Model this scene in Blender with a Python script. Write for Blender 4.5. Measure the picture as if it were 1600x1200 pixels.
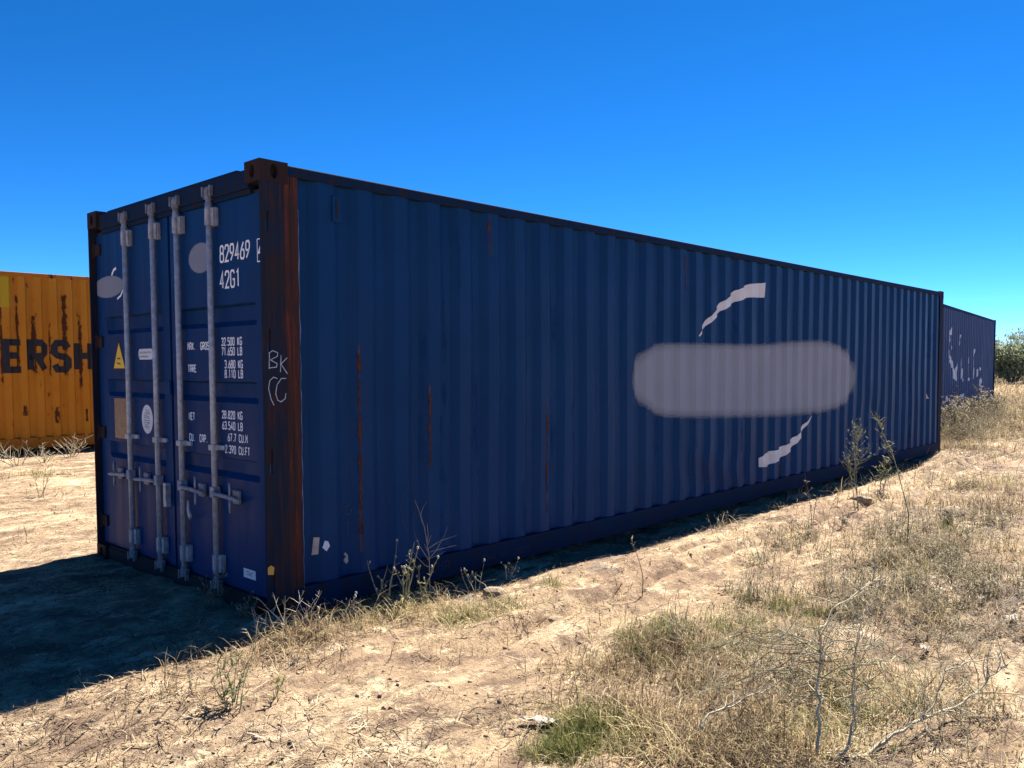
import bpy, bmesh, math, random
import numpy as np
from mathutils import Vector, Matrix

sc = bpy.context.scene
C = sc.collection
for o in list(bpy.data.objects):
    bpy.data.objects.remove(o)

# ------------------------------------------------------------------ camera
CAM = np.array([-2.4551, -4.1729, 1.4602])
RIGHT = np.array([0.682337, -0.731026, -0.004159])
DOWN = np.array([-0.041279, -0.032848, -0.998608])
FWD = np.array([0.729872, 0.681558, -0.052590])
FPX, CX, CY = 1310.36, 800.0, 637.64
cam_d = bpy.data.cameras.new('camera')
cam_d.sensor_width = 36.0
cam_d.lens = 36.0 * FPX / 1600.0
cam_d.shift_y = 37.64 / 1600.0
cam_d.clip_start = 0.05
cam_d.clip_end = 3000
cam = bpy.data.objects.new('camera', cam_d)
C.objects.link(cam)
m = Matrix.Identity(4)
for i in range(3):
    m[i][0] = RIGHT[i]; m[i][1] = -DOWN[i]; m[i][2] = -FWD[i]; m[i][3] = CAM[i]
cam.matrix_world = m
sc.camera = cam

# ------------------------------------------------------------------ sky, sun, exposure
SUN_EL = math.radians(50)
SUN_AZ = math.radians(8.5)          # measured from +X towards +Y
w = bpy.data.worlds.new('World')
sc.world = w
w.use_nodes = True
nt = w.node_tree
bgn = nt.nodes['Background']
sky = nt.nodes.new('ShaderNodeTexSky')
sky.sky_type = 'NISHITA'
sky.sun_disc = False
sky.sun_elevation = SUN_EL
sky.sun_rotation = math.radians(90) - SUN_AZ
sky.altitude = 200
sky.air_density = 0.28
sky.dust_density = 0.0
sky.ozone_density = 4.2
hs = nt.nodes.new('ShaderNodeHueSaturation')
hs.inputs['Saturation'].default_value = 1.25
gm = nt.nodes.new('ShaderNodeGamma')
gm.inputs['Gamma'].default_value = 1.03
nt.links.new(sky.outputs[0], gm.inputs['Color'])
nt.links.new(gm.outputs[0], hs.inputs['Color'])
nt.links.new(hs.outputs[0], bgn.inputs['Color'])
bgn.inputs['Strength'].default_value = 0.090
sl = bpy.data.lights.new('sun', 'SUN')
sl.energy = 5.0
sl.angle = math.radians(0.53)
sl.color = (1.0, 0.94, 0.84)
sun = bpy.data.objects.new('sun', sl)
C.objects.link(sun)
sd = Vector((math.cos(SUN_EL) * math.cos(SUN_AZ), math.cos(SUN_EL) * math.sin(SUN_AZ), math.sin(SUN_EL)))
sun.rotation_euler = (-sd).to_track_quat('-Z', 'Y').to_euler()
sun.location = sd * 40
sc.view_settings.view_transform = 'Standard'
sc.view_settings.look = 'None'
sc.view_settings.exposure = 1.8
sc.view_settings.gamma = 1.0
sc.view_settings.use_curve_mapping = False
sc.cycles.max_bounces = 6
sc.cycles.transparent_max_bounces = 12

rng = np.random.default_rng(7)
random.seed(7)

# ------------------------------------------------------------------ helpers
def link(o):
    C.objects.link(o)
    return o

def obj(name, v, f, mat=None, parent=None, smooth=False, attrs=None):
    me = bpy.data.meshes.new(name)
    me.from_pydata([tuple(map(float, p)) for p in v], [], [tuple(q) for q in f])
    if mat:
        me.materials.append(mat)
    if smooth:
        me.shade_smooth()
    if attrs:
        for k, a in attrs.items():
            at = me.attributes.new(k, 'FLOAT', 'POINT')
            at.data.foreach_set('value', np.asarray(a, np.float32))
    o = bpy.data.objects.new(name, me)
    if parent:
        o.parent = parent
    return link(o)

def big_mesh(name, V, Q=None, T=None, mat=None, parent=None, attrs=None):
    """numpy arrays straight into a mesh"""
    me = bpy.data.meshes.new(name)
    V = np.asarray(V, np.float32)
    loops = []
    starts = []
    n = 0
    if Q is not None and len(Q):
        Q = np.asarray(Q, np.int32)
        loops.append(Q.ravel()); starts.append(np.arange(len(Q)) * 4); n = len(Q) * 4
    if T is not None and len(T):
        T = np.asarray(T, np.int32)
        loops.append(T.ravel()); starts.append(n + np.arange(len(T)) * 3)
    L = np.concatenate(loops); S = np.concatenate(starts).astype(np.int32)
    me.vertices.add(len(V)); me.vertices.foreach_set('co', V.ravel())
    me.loops.add(len(L)); me.loops.foreach_set('vertex_index', L)
    me.polygons.add(len(S)); me.polygons.foreach_set('loop_start', S)
    me.update(calc_edges=True)
    if mat:
        me.materials.append(mat)
    if attrs:
        for k, a in attrs.items():
            at = me.attributes.new(k, 'FLOAT', 'POINT')
            at.data.foreach_set('value', np.asarray(a, np.float32))
    o = bpy.data.objects.new(name, me)
    if parent:
        o.parent = parent
    return link(o)

def empty(name, loc, rz=0.0):
    o = bpy.data.objects.new(name, None)
    o.empty_display_size = 0.1
    o.location = loc
    o.rotation_euler = (0, 0, rz)
    return link(o)

def tag(o, label=None, cat=None, group=None, kind=None):
    if label: o['label'] = label
    if cat: o['category'] = cat
    if group: o['group'] = group
    if kind: o['kind'] = kind
    return o

class MB:
    """collects simple solids into one mesh"""
    def __init__(s):
        s.v = []; s.f = []
    def add(s, v, f):
        b = len(s.v)
        s.v += [tuple(p) for p in v]
        s.f += [tuple(i + b for i in q) for q in f]
        return s
    def box(s, x0, x1, y0, y1, z0, z1, bev=0.0):
        x0, x1 = min(x0, x1), max(x0, x1); y0, y1 = min(y0, y1), max(y0, y1); z0, z1 = min(z0, z1), max(z0, z1)
        if bev <= 0:
            v = [(x, y, z) for x in (x0, x1) for y in (y0, y1) for z in (z0, z1)]
            return s.add(v, [(0, 1, 3, 2), (4, 6, 7, 5), (0, 4, 5, 1), (2, 3, 7, 6), (0, 2, 6, 4), (1, 5, 7, 3)])
        bm = bmesh.new()
        bmesh.ops.create_cube(bm, size=1)
        for q in bm.verts:
            q.co = Vector(((x0 + x1) / 2 + q.co.x * (x1 - x0), (y0 + y1) / 2 + q.co.y * (y1 - y0), (z0 + z1) / 2 + q.co.z * (z1 - z0)))
        bmesh.ops.bevel(bm, geom=bm.edges[:], offset=bev, segments=2, affect='EDGES', profile=0.5)
        bm.verts.index_update()
        s.add([tuple(q.co) for q in bm.verts], [[q.index for q in fc.verts] for fc in bm.faces])
        bm.free()
        return s
    def tube(s, pts, rad, n=8, cap=True, closed=False):
        pts = [Vector(p) for p in pts]
        if not hasattr(rad, '__len__'):
            rad = [rad] * len(pts)
        b = len(s.v)
        k = len(pts)
        up = None
        for i, p in enumerate(pts):
            if closed:
                t = (pts[(i + 1) % k] - pts[i - 1]).normalized()
            else:
                t = (pts[min(i + 1, k - 1)] - pts[max(i - 1, 0)]).normalized()
            if up is None:
                up = Vector((0, 0, 1)) if abs(t.z) < .9 else Vector((1, 0, 0))
            a = t.cross(up)
            if a.length < 1e-6:
                a = t.orthogonal()
            a.normalize(); c = t.cross(a).normalized()
            for j in range(n):
                an = 2 * math.pi * j / n
                q = p + (a * math.cos(an) + c * math.sin(an)) * rad[i]
                s.v.append(tuple(q))
        rr = k if closed else k - 1
        for i in range(rr):
            for j in range(n):
                i2 = (i + 1) % k
                s.f.append((b + i * n + j, b + i2 * n + j, b + i2 * n + (j + 1) % n, b + i * n + (j + 1) % n))
        if cap and not closed:
            s.f.append(tuple(b + j for j in range(n)))
            s.f.append(tuple(b + (k - 1) * n + j for j in reversed(range(n))))
        return s
    def build(s, name, mat, parent=None, smooth=False):
        return obj(name, s.v, s.f, mat, parent, smooth)

# value noise -------------------------------------------------------
def _h(ix, iy, seed):
    n = (ix.astype(np.int64) * 374761393 + iy.astype(np.int64) * 668265263 + seed * 1442695041) & 0x7fffffff
    n = ((n ^ (n >> 13)) * 1274126177) & 0x7fffffff
    n = (n ^ (n >> 16)) & 0xffff
    return n / 65535.0
def vnoise(x, y, seed=0):
    x = np.asarray(x, float); y = np.asarray(y, float)
    ix = np.floor(x); iy = np.floor(y)
    fx = x - ix; fy = y - iy
    fx = fx * fx * (3 - 2 * fx); fy = fy * fy * (3 - 2 * fy)
    a = _h(ix, iy, seed); b = _h(ix + 1, iy, seed); c = _h(ix, iy + 1, seed); d = _h(ix + 1, iy + 1, seed)
    return (a * (1 - fx) + b * fx) * (1 - fy) + (c * (1 - fx) + d * fx) * fy
def fbm(x, y, oct=4, seed=0):
    s = 0; a = .5; t = 0
    for i in range(oct):
        s = s + a * vnoise(x * 2 ** i, y * 2 ** i, seed + i * 17); t += a; a *= .5
    return s / t

def smooth01(a, b, x):
    t = np.clip((x - a) / (b - a), 0, 1)
    return t * t * (3 - 2 * t)

def track(x, y):
    """bare compacted wheel track along the long side"""
    yy = y + .98 - .028 * (x - 2)
    return smooth01(.62, .36, np.abs(yy)) * smooth01(-.2, 1.0, x) * smooth01(12, 8, x)

def H(x, y):
    """ground height"""
    x = np.asarray(x, float); y = np.asarray(y, float)
    z = (fbm(x * .35, y * .35, 3, 3) - .5) * .10
    # flat pad below and round the containers
    pad = smooth01(0.2, 1.6, np.maximum(np.maximum(-x - .2, x - 12.4), np.maximum(-y, y - 2.6)))
    z = z * (.25 + .75 * pad)
    # lumps and crumbs
    tk = track(x, y)
    z = z + (fbm(x * 2.3, y * 2.3, 4, 11) - .5) * .07 * (1 - .75 * tk)
    z = z + (fbm(x * 11, y * 11, 3, 29) - .5) * .034 * (1 - .2 * tk)
    z = z + (fbm(x * .5, (y - .028 * x) * 17, 3, 41) - .5) * .032 * tk
    # old wheel ruts running along the container
    for yc, wd, dp in ((-1.02, .085, .060), (-.72, .06, .035), (-1.34, .07, .03), (-2.75, .2, .05)):
        yy = y - yc - .03 * np.sin(x * .9 + yc) - .028 * (x - 2) * (yc > -2) + .012 * (fbm(x * 6, y * 2, 2, 15) - .5) * 3
        z = z - dp * np.exp(-(yy / wd) ** 2) * smooth01(-.4, 1.2, x) * (.5 + fbm(x * 5, y * 5, 2, 25))
        z = z + dp * .9 * np.exp(-((np.abs(yy) - wd * 1.7) / (wd * .6)) ** 2) * smooth01(.2, 1.5, x) * fbm(x * 3, y * 3, 2, 5)
    z = z + .055 * smooth01(.6, -.1, x) * smooth01(-1.3, -.5, y) * smooth01(4.5, 2.6, y)
    z = z - .05 * smooth01(1.2, 3.5, x) * smooth01(11.5, 9.0, x) * np.exp(-((y + .05) / .42) ** 2)
    # rises to the back left and to the far right
    z = z + .20 * smooth01(3.2, 8.5, y) * smooth01(30, 10, x)
    d = np.hypot(x + 2.5, y + 4.2)
    z = z + .012 * np.clip(d - 16, 0, 40) * smooth01(4, 16, x)
    z = z - .5 * smooth01(70, 200, d)
    return z - .015
def Hs(x, y):
    return float(H(np.array([x]), np.array([y]))[0])
def gp(u, v):
    """where the sight line through a point of the photograph meets the ground"""
    d = FWD + RIGHT * (u - CX) / FPX + DOWN * (v - CY) / FPX
    z = 0.0
    for _ in range(6):
        t = (z - CAM[2]) / d[2]
        p = CAM + d * t
        z = Hs(p[0], p[1])
    return p[0], p[1], z
def rayp(u, v, depth):
    return CAM + (FWD + RIGHT * (u - CX) / FPX + DOWN * (v - CY) / FPX) * depth
def depth_of(p):
    return float(np.dot(np.asarray(p) - CAM, FWD))

# ------------------------------------------------------------------ materials
def new_mat(name):
    mt = bpy.data.materials.new(name)
    mt.use_nodes = True
    t = mt.node_tree
    b = t.nodes['Principled BSDF']
    return mt, t, b
def N(t, typ, **kw):
    n = t.nodes.new(typ)
    for k, v in kw.items():
        setattr(n, k, v)
    return n
def noise(t, scale, detail=4, rough=.55, vec=None, sc3=None):
    n = N(t, 'ShaderNodeTexNoise')
    n.inputs['Scale'].default_value = scale
    n.inputs['Detail'].default_value = detail
    n.inputs['Roughness'].default_value = rough
    if vec is not None:
        if sc3:
            mp = N(t, 'ShaderNodeMapping')
            mp.inputs['Scale'].default_value = sc3
            t.links.new(vec, mp.inputs['Vector'])
            vec = mp.outputs[0]
        t.links.new(vec, n.inputs['Vector'])
    return n.outputs['Fac']
def ramp(t, fac, stops):
    r = N(t, 'ShaderNodeValToRGB')
    e = r.color_ramp.elements
    while len(e) < len(stops):
        e.new(.5)
    for i, (p, c) in enumerate(stops):
        e[i].position = p
        e[i].color = c if hasattr(c, '__len__') and len(c) == 4 else ((*c, 1) if hasattr(c, '__len__') else (c, c, c, 1))
    t.links.new(fac, r.inputs[0])
    return r.outputs[0]
def mix(t, fac, a, b, mode='MIX'):
    mn = N(t, 'ShaderNodeMix', data_type='RGBA', blend_type=mode)
    for s, val in ((0, fac), (6, a), (7, b)):
        if hasattr(val, 'is_output'):
            t.links.new(val, mn.inputs[s])
        elif s == 0:
            mn.inputs[s].default_value = val
        else:
            mn.inputs[s].default_value = (*val, 1)
    return mn.outputs[2]
def math_n(t, op, a, b=None, c=None):
    n = N(t, 'ShaderNodeMath', operation=op)
    for i, v in enumerate((a, b, c)):
        if v is None: continue
        if hasattr(v, 'is_output'):
            t.links.new(v, n.inputs[i])
        else:
            n.inputs[i].default_value = v
    return n.outputs[0]
def objco(t):
    return N(t, 'ShaderNodeTexCoord').outputs['Object']
def bump(t, b, hgt, strength=.3, dist=.01):
    n = N(t, 'ShaderNodeBump')
    n.inputs['Strength'].default_value = strength
    n.inputs['Distance'].default_value = dist
    t.links.new(hgt, n.inputs['Height'])
    t.links.new(n.outputs[0], b.inputs['Normal'])

def paint_mat(name, base, faded, rust=(.10, .035, .018), rust_amt=.62, rough=.42, streaks=(), dust=(.16, .12, .09), dust_amt=.25):
    """weathered container paint: faded patches, vertical run marks, rust spots, dust"""
    mt, t, b = new_mat(name)
    oc = objco(t)
    n1 = noise(t, 1.3, 5, .6, oc)
    n2 = noise(t, 1.0, 5, .6, oc, (9, 9, .45))
    c = mix(t, ramp(t, n1, [(.35, 0.0), (.7, 1.0)]), base, faded)
    c = mix(t, ramp(t, n2, [(.46, 0.0), (.74, .7)]), c, faded)
    n4 = noise(t, 1.0, 6, .65, oc, (26, 26, 1.1))
    c = mix(t, ramp(t, n4, [(.55, 0.0), (.80, dust_amt)]), c, dust)
    n3 = noise(t, 7.0, 8, .7, oc, (1, 1, .35))
    rm = ramp(t, n3, [(rust_amt, 0.0), (rust_amt + .06, 1.0)])
    c = mix(t, rm, c, rust)
    for (x0, zlo, zhi, wd) in streaks:
        sx = N(t, 'ShaderNodeSeparateXYZ')
        t.links.new(oc, sx.inputs[0])
        wob = noise(t, 1.0, 3, .5, oc, (1, 1, 5))
        xs = math_n(t, 'ADD', sx.outputs['X'], math_n(t, 'MULTIPLY', math_n(t, 'SUBTRACT', wob, .5), .02))
        dx = math_n(t, 'ABSOLUTE', math_n(t, 'SUBTRACT', xs, x0))
        mk = math_n(t, 'LESS_THAN', dx, math_n(t, 'MULTIPLY', noise(t, 1.0, 6, .8, oc, (60, 60, 9)), wd * 2))
        mk = math_n(t, 'MULTIPLY', mk, math_n(t, 'LESS_THAN', sx.outputs['Z'], zhi))
        mk = math_n(t, 'MULTIPLY', mk, math_n(t, 'GREATER_THAN', sx.outputs['Z'], zlo))
        mk = math_n(t, 'MULTIPLY', mk, ramp(t, noise(t, 1.0, 4, .6, oc, (40, 40, 6)), [(.35, 0.0), (.5, 1.0)]))
        c = mix(t, mk, c, mix(t, noise(t, 60, 3, .5, oc), (.07, .022, .011), (.15, .055, .025)))
    t.links.new(c, b.inputs['Base Color'])
    r = ramp(t, n2, [(.3, rough - .08), (.75, rough + .22)])
    t.links.new(mix(t, rm, r, (.85, .85, .85)), b.inputs['Roughness'])
    bump(t, b, math_n(t, 'ADD', math_n(t, 'MULTIPLY', n3, .5), noise(t, 3, 3, .5, oc)), .12, .01)
    b.inputs['Specular IOR Level'].default_value = .10
    return mt

def plain(name, col, rough=.6, metal=0.0, var=.25, scale=14, spec=.4):
    mt, t, b = new_mat(name)
    oc = objco(t)
    n = noise(t, scale, 5, .6, oc)
    d = tuple(k * (1 - var) for k in col); l = tuple(min(1, k * (1 + var)) for k in col)
    t.links.new(mix(t, ramp(t, n, [(.3, 0.0), (.7, 1.0)]), d, l), b.inputs['Base Color'])
    b.inputs['Roughness'].default_value = rough
    b.inputs['Metallic'].default_value = metal
    b.inputs['Specular IOR Level'].default_value = spec
    return mt

def rusty(name, a, bcol, rust, red, lo=.40, hi=.58):
    """post paint worn to primer and rust in vertical runs"""
    mt, t, b = new_mat(name)
    oc = objco(t)
    n1 = noise(t, 1.0, 7, .68, oc, (16, 16, 1.3))
    n2 = noise(t, 1.0, 6, .65, oc, (34, 34, 2.2))
    n3 = noise(t, 4.0, 6, .6, oc)
    c = mix(t, ramp(t, n1, [(lo, 0.0), (hi, 1.0)]), a, rust)
    c = mix(t, ramp(t, n2, [(.52, 0.0), (.62, 1.0)]), c, red)
    c = mix(t, ramp(t, n3, [(.5, 0.0), (.75, .7)]), c, bcol)
    t.links.new(c, b.inputs['Base Color'])
    b.inputs['Roughness'].default_value = .78
    b.inputs['Specular IOR Level'].default_value = .08
    bump(t, b, n2, .25, .004)
    return mt

M = {}
M['blue'] = paint_mat('blue_paint', (.0011, .027, .090), (.0022, .036, .112), rust_amt=.765, dust=(.012, .032, .075), dust_amt=.45,
                      streaks=((.662, .30, 1.58, .0055), (1.235, .82, 1.32, .0065), (2.42, .35, 1.2, .004)))
M['blue_door'] = paint_mat('blue_door_paint', (.0013, .027, .096), (.0024, .034, .112), rust_amt=.76, dust_amt=.4, dust=(.03, .03, .042))
M['blue_faded'] = paint_mat('faded_blue_paint', (.034, .062, .145), (.052, .080, .165), rust_amt=.70, rough=.6)
M['orange'] = paint_mat('orange_paint', (.42, .150, .012), (.48, .19, .02), rust=(.04, .013, .008), rust_amt=.62, rough=.55, dust=(.25, .085, .015), dust_amt=.5)
M['yellow_patch'] = paint_mat('yellow_paint', (.42, .26, .012), (.46, .30, .02), rust_amt=.7, rough=.5)
M['post'] = rusty('post_worn_paint', (.012, .018, .032), (.008, .022, .050), (.030, .020, .019), (.046, .019, .017), .47, .64)
M['post_red'] = rusty('post_rust_runs', (.040, .022, .020), (.022, .018, .024), (.075, .026, .018), (.12, .032, .020), .46, .64)
M['casting'] = rusty('casting_rust', (0.0256, 0.0176, 0.0176), (0.0176, 0.0176, 0.0240), (0.0360, 0.0200, 0.0176), (0.0304, 0.0160, 0.0144))
M['rail'] = rusty('rail_worn_paint', (.004, .018, .048), (.003, .020, .058), (.012, .015, .026), (.022, .016, .018), .50, .80)
M['orail'] = paint_mat('orange_rail_paint', (.33, .12, .012), (.38, .14, .018), rust=(.045, .015, .009), rust_amt=.57, rough=.6)
M['galv'] = plain('galvanised_steel', (.37, .37, .38), .55, .25, .30, 30)
M['galv_mid'] = plain('dulled_steel', (.27, .27, .29), .6, .25, .35, 26)
M['galv_dark'] = plain('weathered_steel', (.17, .17, .18), .6, .3, .35, 30)
M['rubber'] = plain('black_rubber', (.012, .012, .014), .8)
M['dark'] = plain('shade_black', (.01, .01, .012), .9)  # near-black with shade put into the colour, also used on the sill
M['white'] = plain('white_print', (.80, .80, .80), .6, 0, .06, 30)
M['white_worn'] = plain('worn_white_vinyl', (.60, .57, .54), .55, 0, .10, 8)
M['chalk'] = plain('chalk', (.42, .46, .52), .95, 0, .3, 60)
M['chalk_faint'] = plain('faint_chalk', (.025, .05, .105), .95, 0, .35, 40)
M['weld'] = plain('scuffed_weld', (.12, .17, .26), .8, 0, .6, 6)
M['black'] = plain('black_print', (.012, .010, .012), .55, 0, .3, 10)
M['yellow'] = plain('yellow_sticker', (.72, .46, .05), .5, 0, .08, 20)
M['amber'] = plain('amber_tag', (.65, .33, .05), .5, 0, .1, 20)
M['plate'] = plain('oxidised_plate', (.24, .17, .11), .5, .35, .25, 30)
M['sticker'] = plain('pale_sticker', (.62, .63, .64), .6, 0, .12, 25)
M['sticker_ink'] = plain('grey_ink', (.22, .22, .24), .7, 0, .3, 40)
M['peel'] = plain('peeled_white', (.55, .57, .62), .7, 0, .25, 3)
M['tan_sticker'] = plain('tan_sticker', (.42, .36, .30), .7, 0, .2, 30)

def patch_mat(name, col):
    """grey stand-in for the blur hiding the logos, rim fading out"""
    mt, t, b = new_mat(name)
    oc = objco(t)
    n = noise(t, 2.0, 4, .5, oc)
    t.links.new(mix(t, n, tuple(k * .85 for k in col), tuple(k * 1.12 for k in col)), b.inputs['Base Color'])
    b.inputs['Roughness'].default_value = .75
    at = N(t, 'ShaderNodeAttribute', attribute_name='cover')
    t.links.new(at.outputs['Fac'], b.inputs['Alpha'])
    return mt
M['grey_blur'] = patch_mat('grey_logo_blur', (.235, .25, .285))
M['grey_blur_door'] = patch_mat('grey_logo_blur_door', (.17, .185, .225))

def ground_mat():
    mt, t, b = new_mat('dry_sandy_soil')
    oc = objco(t)
    n0 = noise(t, .55, 5, .6, oc)
    n1 = noise(t, 2.2, 6, .66, oc)
    n2 = noise(t, 14, 7, .72, oc)
    n3 = noise(t, 60, 6, .72, oc)
    n4 = noise(t, 5.0, 6, .72, oc, (.6, 1.0, 1.0))
    n5 = noise(t, 1.0, 7, .72, oc, (.7, 5.0, 1.0))
    c = mix(t, ramp(t, n1, [(.38, 0.0), (.60, 1.0)]), (0.304, 0.212, 0.136), (0.531, 0.389, 0.241))
    c = mix(t, ramp(t, n5, [(.50, 0.0), (.64, .85)]), c, (0.729, 0.570, 0.373))
    c = mix(t, ramp(t, n0, [(.47, 0.0), (.66, .8)]), c, (0.333, 0.226, 0.149))
    c = mix(t, ramp(t, n4, [(.54, 0.0), (.63, .9)]), c, (0.745, 0.595, 0.396))
    c = mix(t, ramp(t, noise(t, 3.0, 7, .78, oc, (.7, 1.3, 1)), [(.49, 0.0), (.60, .9)]), c, (0.190, 0.127, 0.092))
    c = mix(t, ramp(t, n2, [(.53, 0.0), (.66, .8)]), c, (0.144, 0.099, 0.071))
    c = mix(t, ramp(t, n3, [(.56, 0.0), (.68, .85)]), c, (0.098, 0.069, 0.051))
    # a few grey ashy spots
    c = mix(t, ramp(t, noise(t, 1.15, 4, .5, oc), [(.65, 0.0), (.71, .7)]), c, (.22, .205, .175))
    t.links.new(c, b.inputs['Base Color'])
    b.inputs['Roughness'].default_value = .95
    b.inputs['Specular IOR Level'].default_value = .1
    bump(t, b, math_n(t, 'ADD', math_n(t, 'MULTIPLY', n2, 1.0), math_n(t, 'MULTIPLY', n3, .6)), 1.0, .04)
    return mt
def streak_mat(name, c1, c2, lo=.46, hi=.60, zs=.25, fine=22):
    """thin broken run of rust or scuffing; the rim fades out"""
    mt, t, b = new_mat(name)
    oc = objco(t)
    n = math_n(t, 'ADD', math_n(t, 'MULTIPLY', noise(t, fine, 6, .75, oc, (1, 1, zs)), .6), math_n(t, 'MULTIPLY', noise(t, fine * .22, 4, .6, oc, (1, 1, .9)), .4))
    t.links.new(mix(t, noise(t, 35, 4, .6, oc), c1, c2), b.inputs['Base Color'])
    b.inputs['Roughness'].default_value = .9
    b.inputs['Specular IOR Level'].default_value = .1
    at = N(t, 'ShaderNodeAttribute', attribute_name='cover')
    al = math_n(t, 'ADD', n, math_n(t, 'MULTIPLY', math_n(t, 'SUBTRACT', at.outputs['Fac'], .5), .26))
    t.links.new(ramp(t, al, [(lo, 0.0), (hi, 1.0)]), b.inputs['Alpha'])
    return mt
M['rust_run'] = streak_mat('rust_runs', (.035, .012, .009), (.13, .04, .016), .53, .61, .45, 26)
M['rust_run_blue'] = streak_mat('rust_runs_on_blue', (.04, .014, .010), (.12, .045, .022), .57, .66, .3, 40)
M['scuff'] = streak_mat('pale_scuffs', (.004, .045, .165), (.016, .058, .165), .56, .80, .08, 30)
def strip(u0, u1, z0, z1):
    """rings for conform(): soft-edged upright strip"""
    def rc(k, kz):
        uc, zc_ = (u0 + u1) / 2, (z0 + z1) / 2
        hu, hz = (u1 - u0) / 2 * k, (z1 - z0) / 2 * kz
        return [(uc - hu, zc_ - hz), (uc + hu, zc_ - hz), (uc + hu, zc_ + hz), (uc - hu, zc_ + hz)]
    return [(rc(1, 1), 0.0), (rc(.15, .75), 1.0)]
M['soil'] = ground_mat()

def blade_mat(name, stops, trans=.25):
    mt, t, b = new_mat(name)
    at = N(t, 'ShaderNodeAttribute', attribute_name='rnd')
    c = ramp(t, at.outputs['Fac'], stops)
    t.links.new(c, b.inputs['Base Color'])
    b.inputs['Roughness'].default_value = .75
    b.inputs['Specular IOR Level'].default_value = .2
    if trans > 0:
        tr = N(t, 'ShaderNodeBsdfTranslucent')
        t.links.new(c, tr.inputs['Color'])
        ms = N(t, 'ShaderNodeMixShader')
        ms.inputs[0].default_value = trans
        t.links.new(b.outputs[0], ms.inputs[1]); t.links.new(tr.outputs[0], ms.inputs[2])
        t.links.new(ms.outputs[0], t.nodes['Material Output'].inputs['Surface'])
    return mt
M['straw'] = blade_mat('straw', [(0, (.06, .042, .030)), (.35, (.13, .092, .062)), (.62, (.25, .185, .115)), (.85, (.38, .30, .19)), (1, (.52, .44, .31))], .15)
M['drygrass'] = blade_mat('dry_grass', [(0, (.14, .095, .058)), (.3, (.28, .20, .11)), (.6, (.45, .35, .19)), (.85, (.60, .50, .30)), (1, (.32, .30, .13))], .3)
M['greengrass'] = blade_mat('green_grass', [(0, (.28, .22, .09)), (.4, (.19, .19, .055)), (.75, (.10, .14, .04)), (1, (.20, .20, .08))], .35)
M['weedgreen'] = blade_mat('weed_leaf', [(0, (.10, .10, .05)), (.5, (.13, .14, .06)), (1, (.22, .20, .10))], .3)
M['scrub'] = blade_mat('scrub', [(0, (.13, .10, .07)), (.35, (.25, .20, .13)), (.7, (.23, .22, .12)), (1, (.48, .41, .28))], .2)
M['leaf'] = blade_mat('tree_leaf', [(0, (.13, .17, .10)), (.5, (.20, .24, .14)), (1, (.32, .34, .22))], .45)
M['twig'] = plain('bleached_twig', (.40, .35, .24), .85, 0, .3, 25)
M['twig_dark'] = plain('brown_twig', (.15, .10, .065), .85, 0, .35, 25)
M['stem_green'] = plain('green_grey_stem', (.24, .23, .12), .8, 0, .3, 25)
M['bark'] = plain('tree_bark', (.11, .09, .07), .9, 0, .4, 12)
M['rock'] = plain('pale_rock', (.25, .185, .125), .95, 0, .3, 18)
M['clod'] = plain('soil_clod', (.27, .195, .13), .95, 0, .45, 9)
M['paper'] = plain('weathered_paper', (.32, .285, .24), .8, 0, .18, 20)

# ------------------------------------------------------------------ ground
def axis(lo_far, lo, hi, hi_far, step, grow=1.13):
    mid = list(np.arange(lo, hi + 1e-6, step))
    a = []; s = step; p = lo
    while p > lo_far:
        s *= grow; p -= s; a.append(p)
    b = []; s = step; p = hi
    while p < hi_far:
        s *= grow; p += s; b.append(p)
    return np.array(a[::-1] + mid + b)
gx = axis(-400, -2.6, 7.0, 900, .03)
gy = axis(-500, -4.2, 1.6, 500, .03)
GX, GY = np.meshgrid(gx, gy, indexing='ij')
GZ = H(GX, GY)
nx, ny = GX.shape
idx = np.arange(nx * ny).reshape(nx, ny)
Q = np.stack([idx[:-1, :-1], idx[1:, :-1], idx[1:, 1:], idx[:-1, 1:]], -1).reshape(-1, 4)
ground = big_mesh('ground', np.stack([GX, GY, GZ], -1).reshape(-1, 3), Q, None, M['soil'])
ground.data.shade_smooth()
tag(ground, 'dry sandy ground with ruts and scattered straw', 'ground', kind='structure')

# ------------------------------------------------------------------ container geometry
L, W, HT = 12.192, 2.438, 2.591

def make_profile(pitch, phase, outer, slope, depth, off):
    """returns fold positions and depth behind the outer face along a corrugated sheet"""
    inner = pitch - outer - 2 * slope
    def folds(a, b):
        out = [a]
        k0 = int(math.floor((a - phase) / pitch)) - 1
        k1 = int(math.ceil((b - phase) / pitch)) + 1
        for k in range(k0, k1 + 1):
            c = phase + k * pitch
            for q in (-outer / 2 - slope, -outer / 2, outer / 2, outer / 2 + slope):
                if a + 1e-4 < c + q < b - 1e-4:
                    out.append(c + q)
        out.append(b)
        return sorted(out)
    def dep(u):
        q = (u - phase + pitch / 2) % pitch - pitch / 2
        q = abs(q)
        if q <= outer / 2: d = 0
        elif q <= outer / 2 + slope: d = (q - outer / 2) / slope * depth
        else: d = depth
        return d + off
    return folds, dep

def corr_sheet(folds, dep, u0, u1, z0, z1, rows, place, wobble=None):
    us = folds(u0, u1)
    zs = np.linspace(z0, z1, rows + 1)
    v = []; f = []
    for u in us:
        for z in zs:
            du, dd = wobble(u, z) if wobble else (0, 0)
            v.append(place(u + du, dep(u) + dd, z))
    r = len(zs)
    for i in range(len(us) - 1):
        for j in range(rows):
            f.append((i * r + j, (i + 1) * r + j, (i + 1) * r + j + 1, i * r + j + 1))
    return v, f

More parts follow.
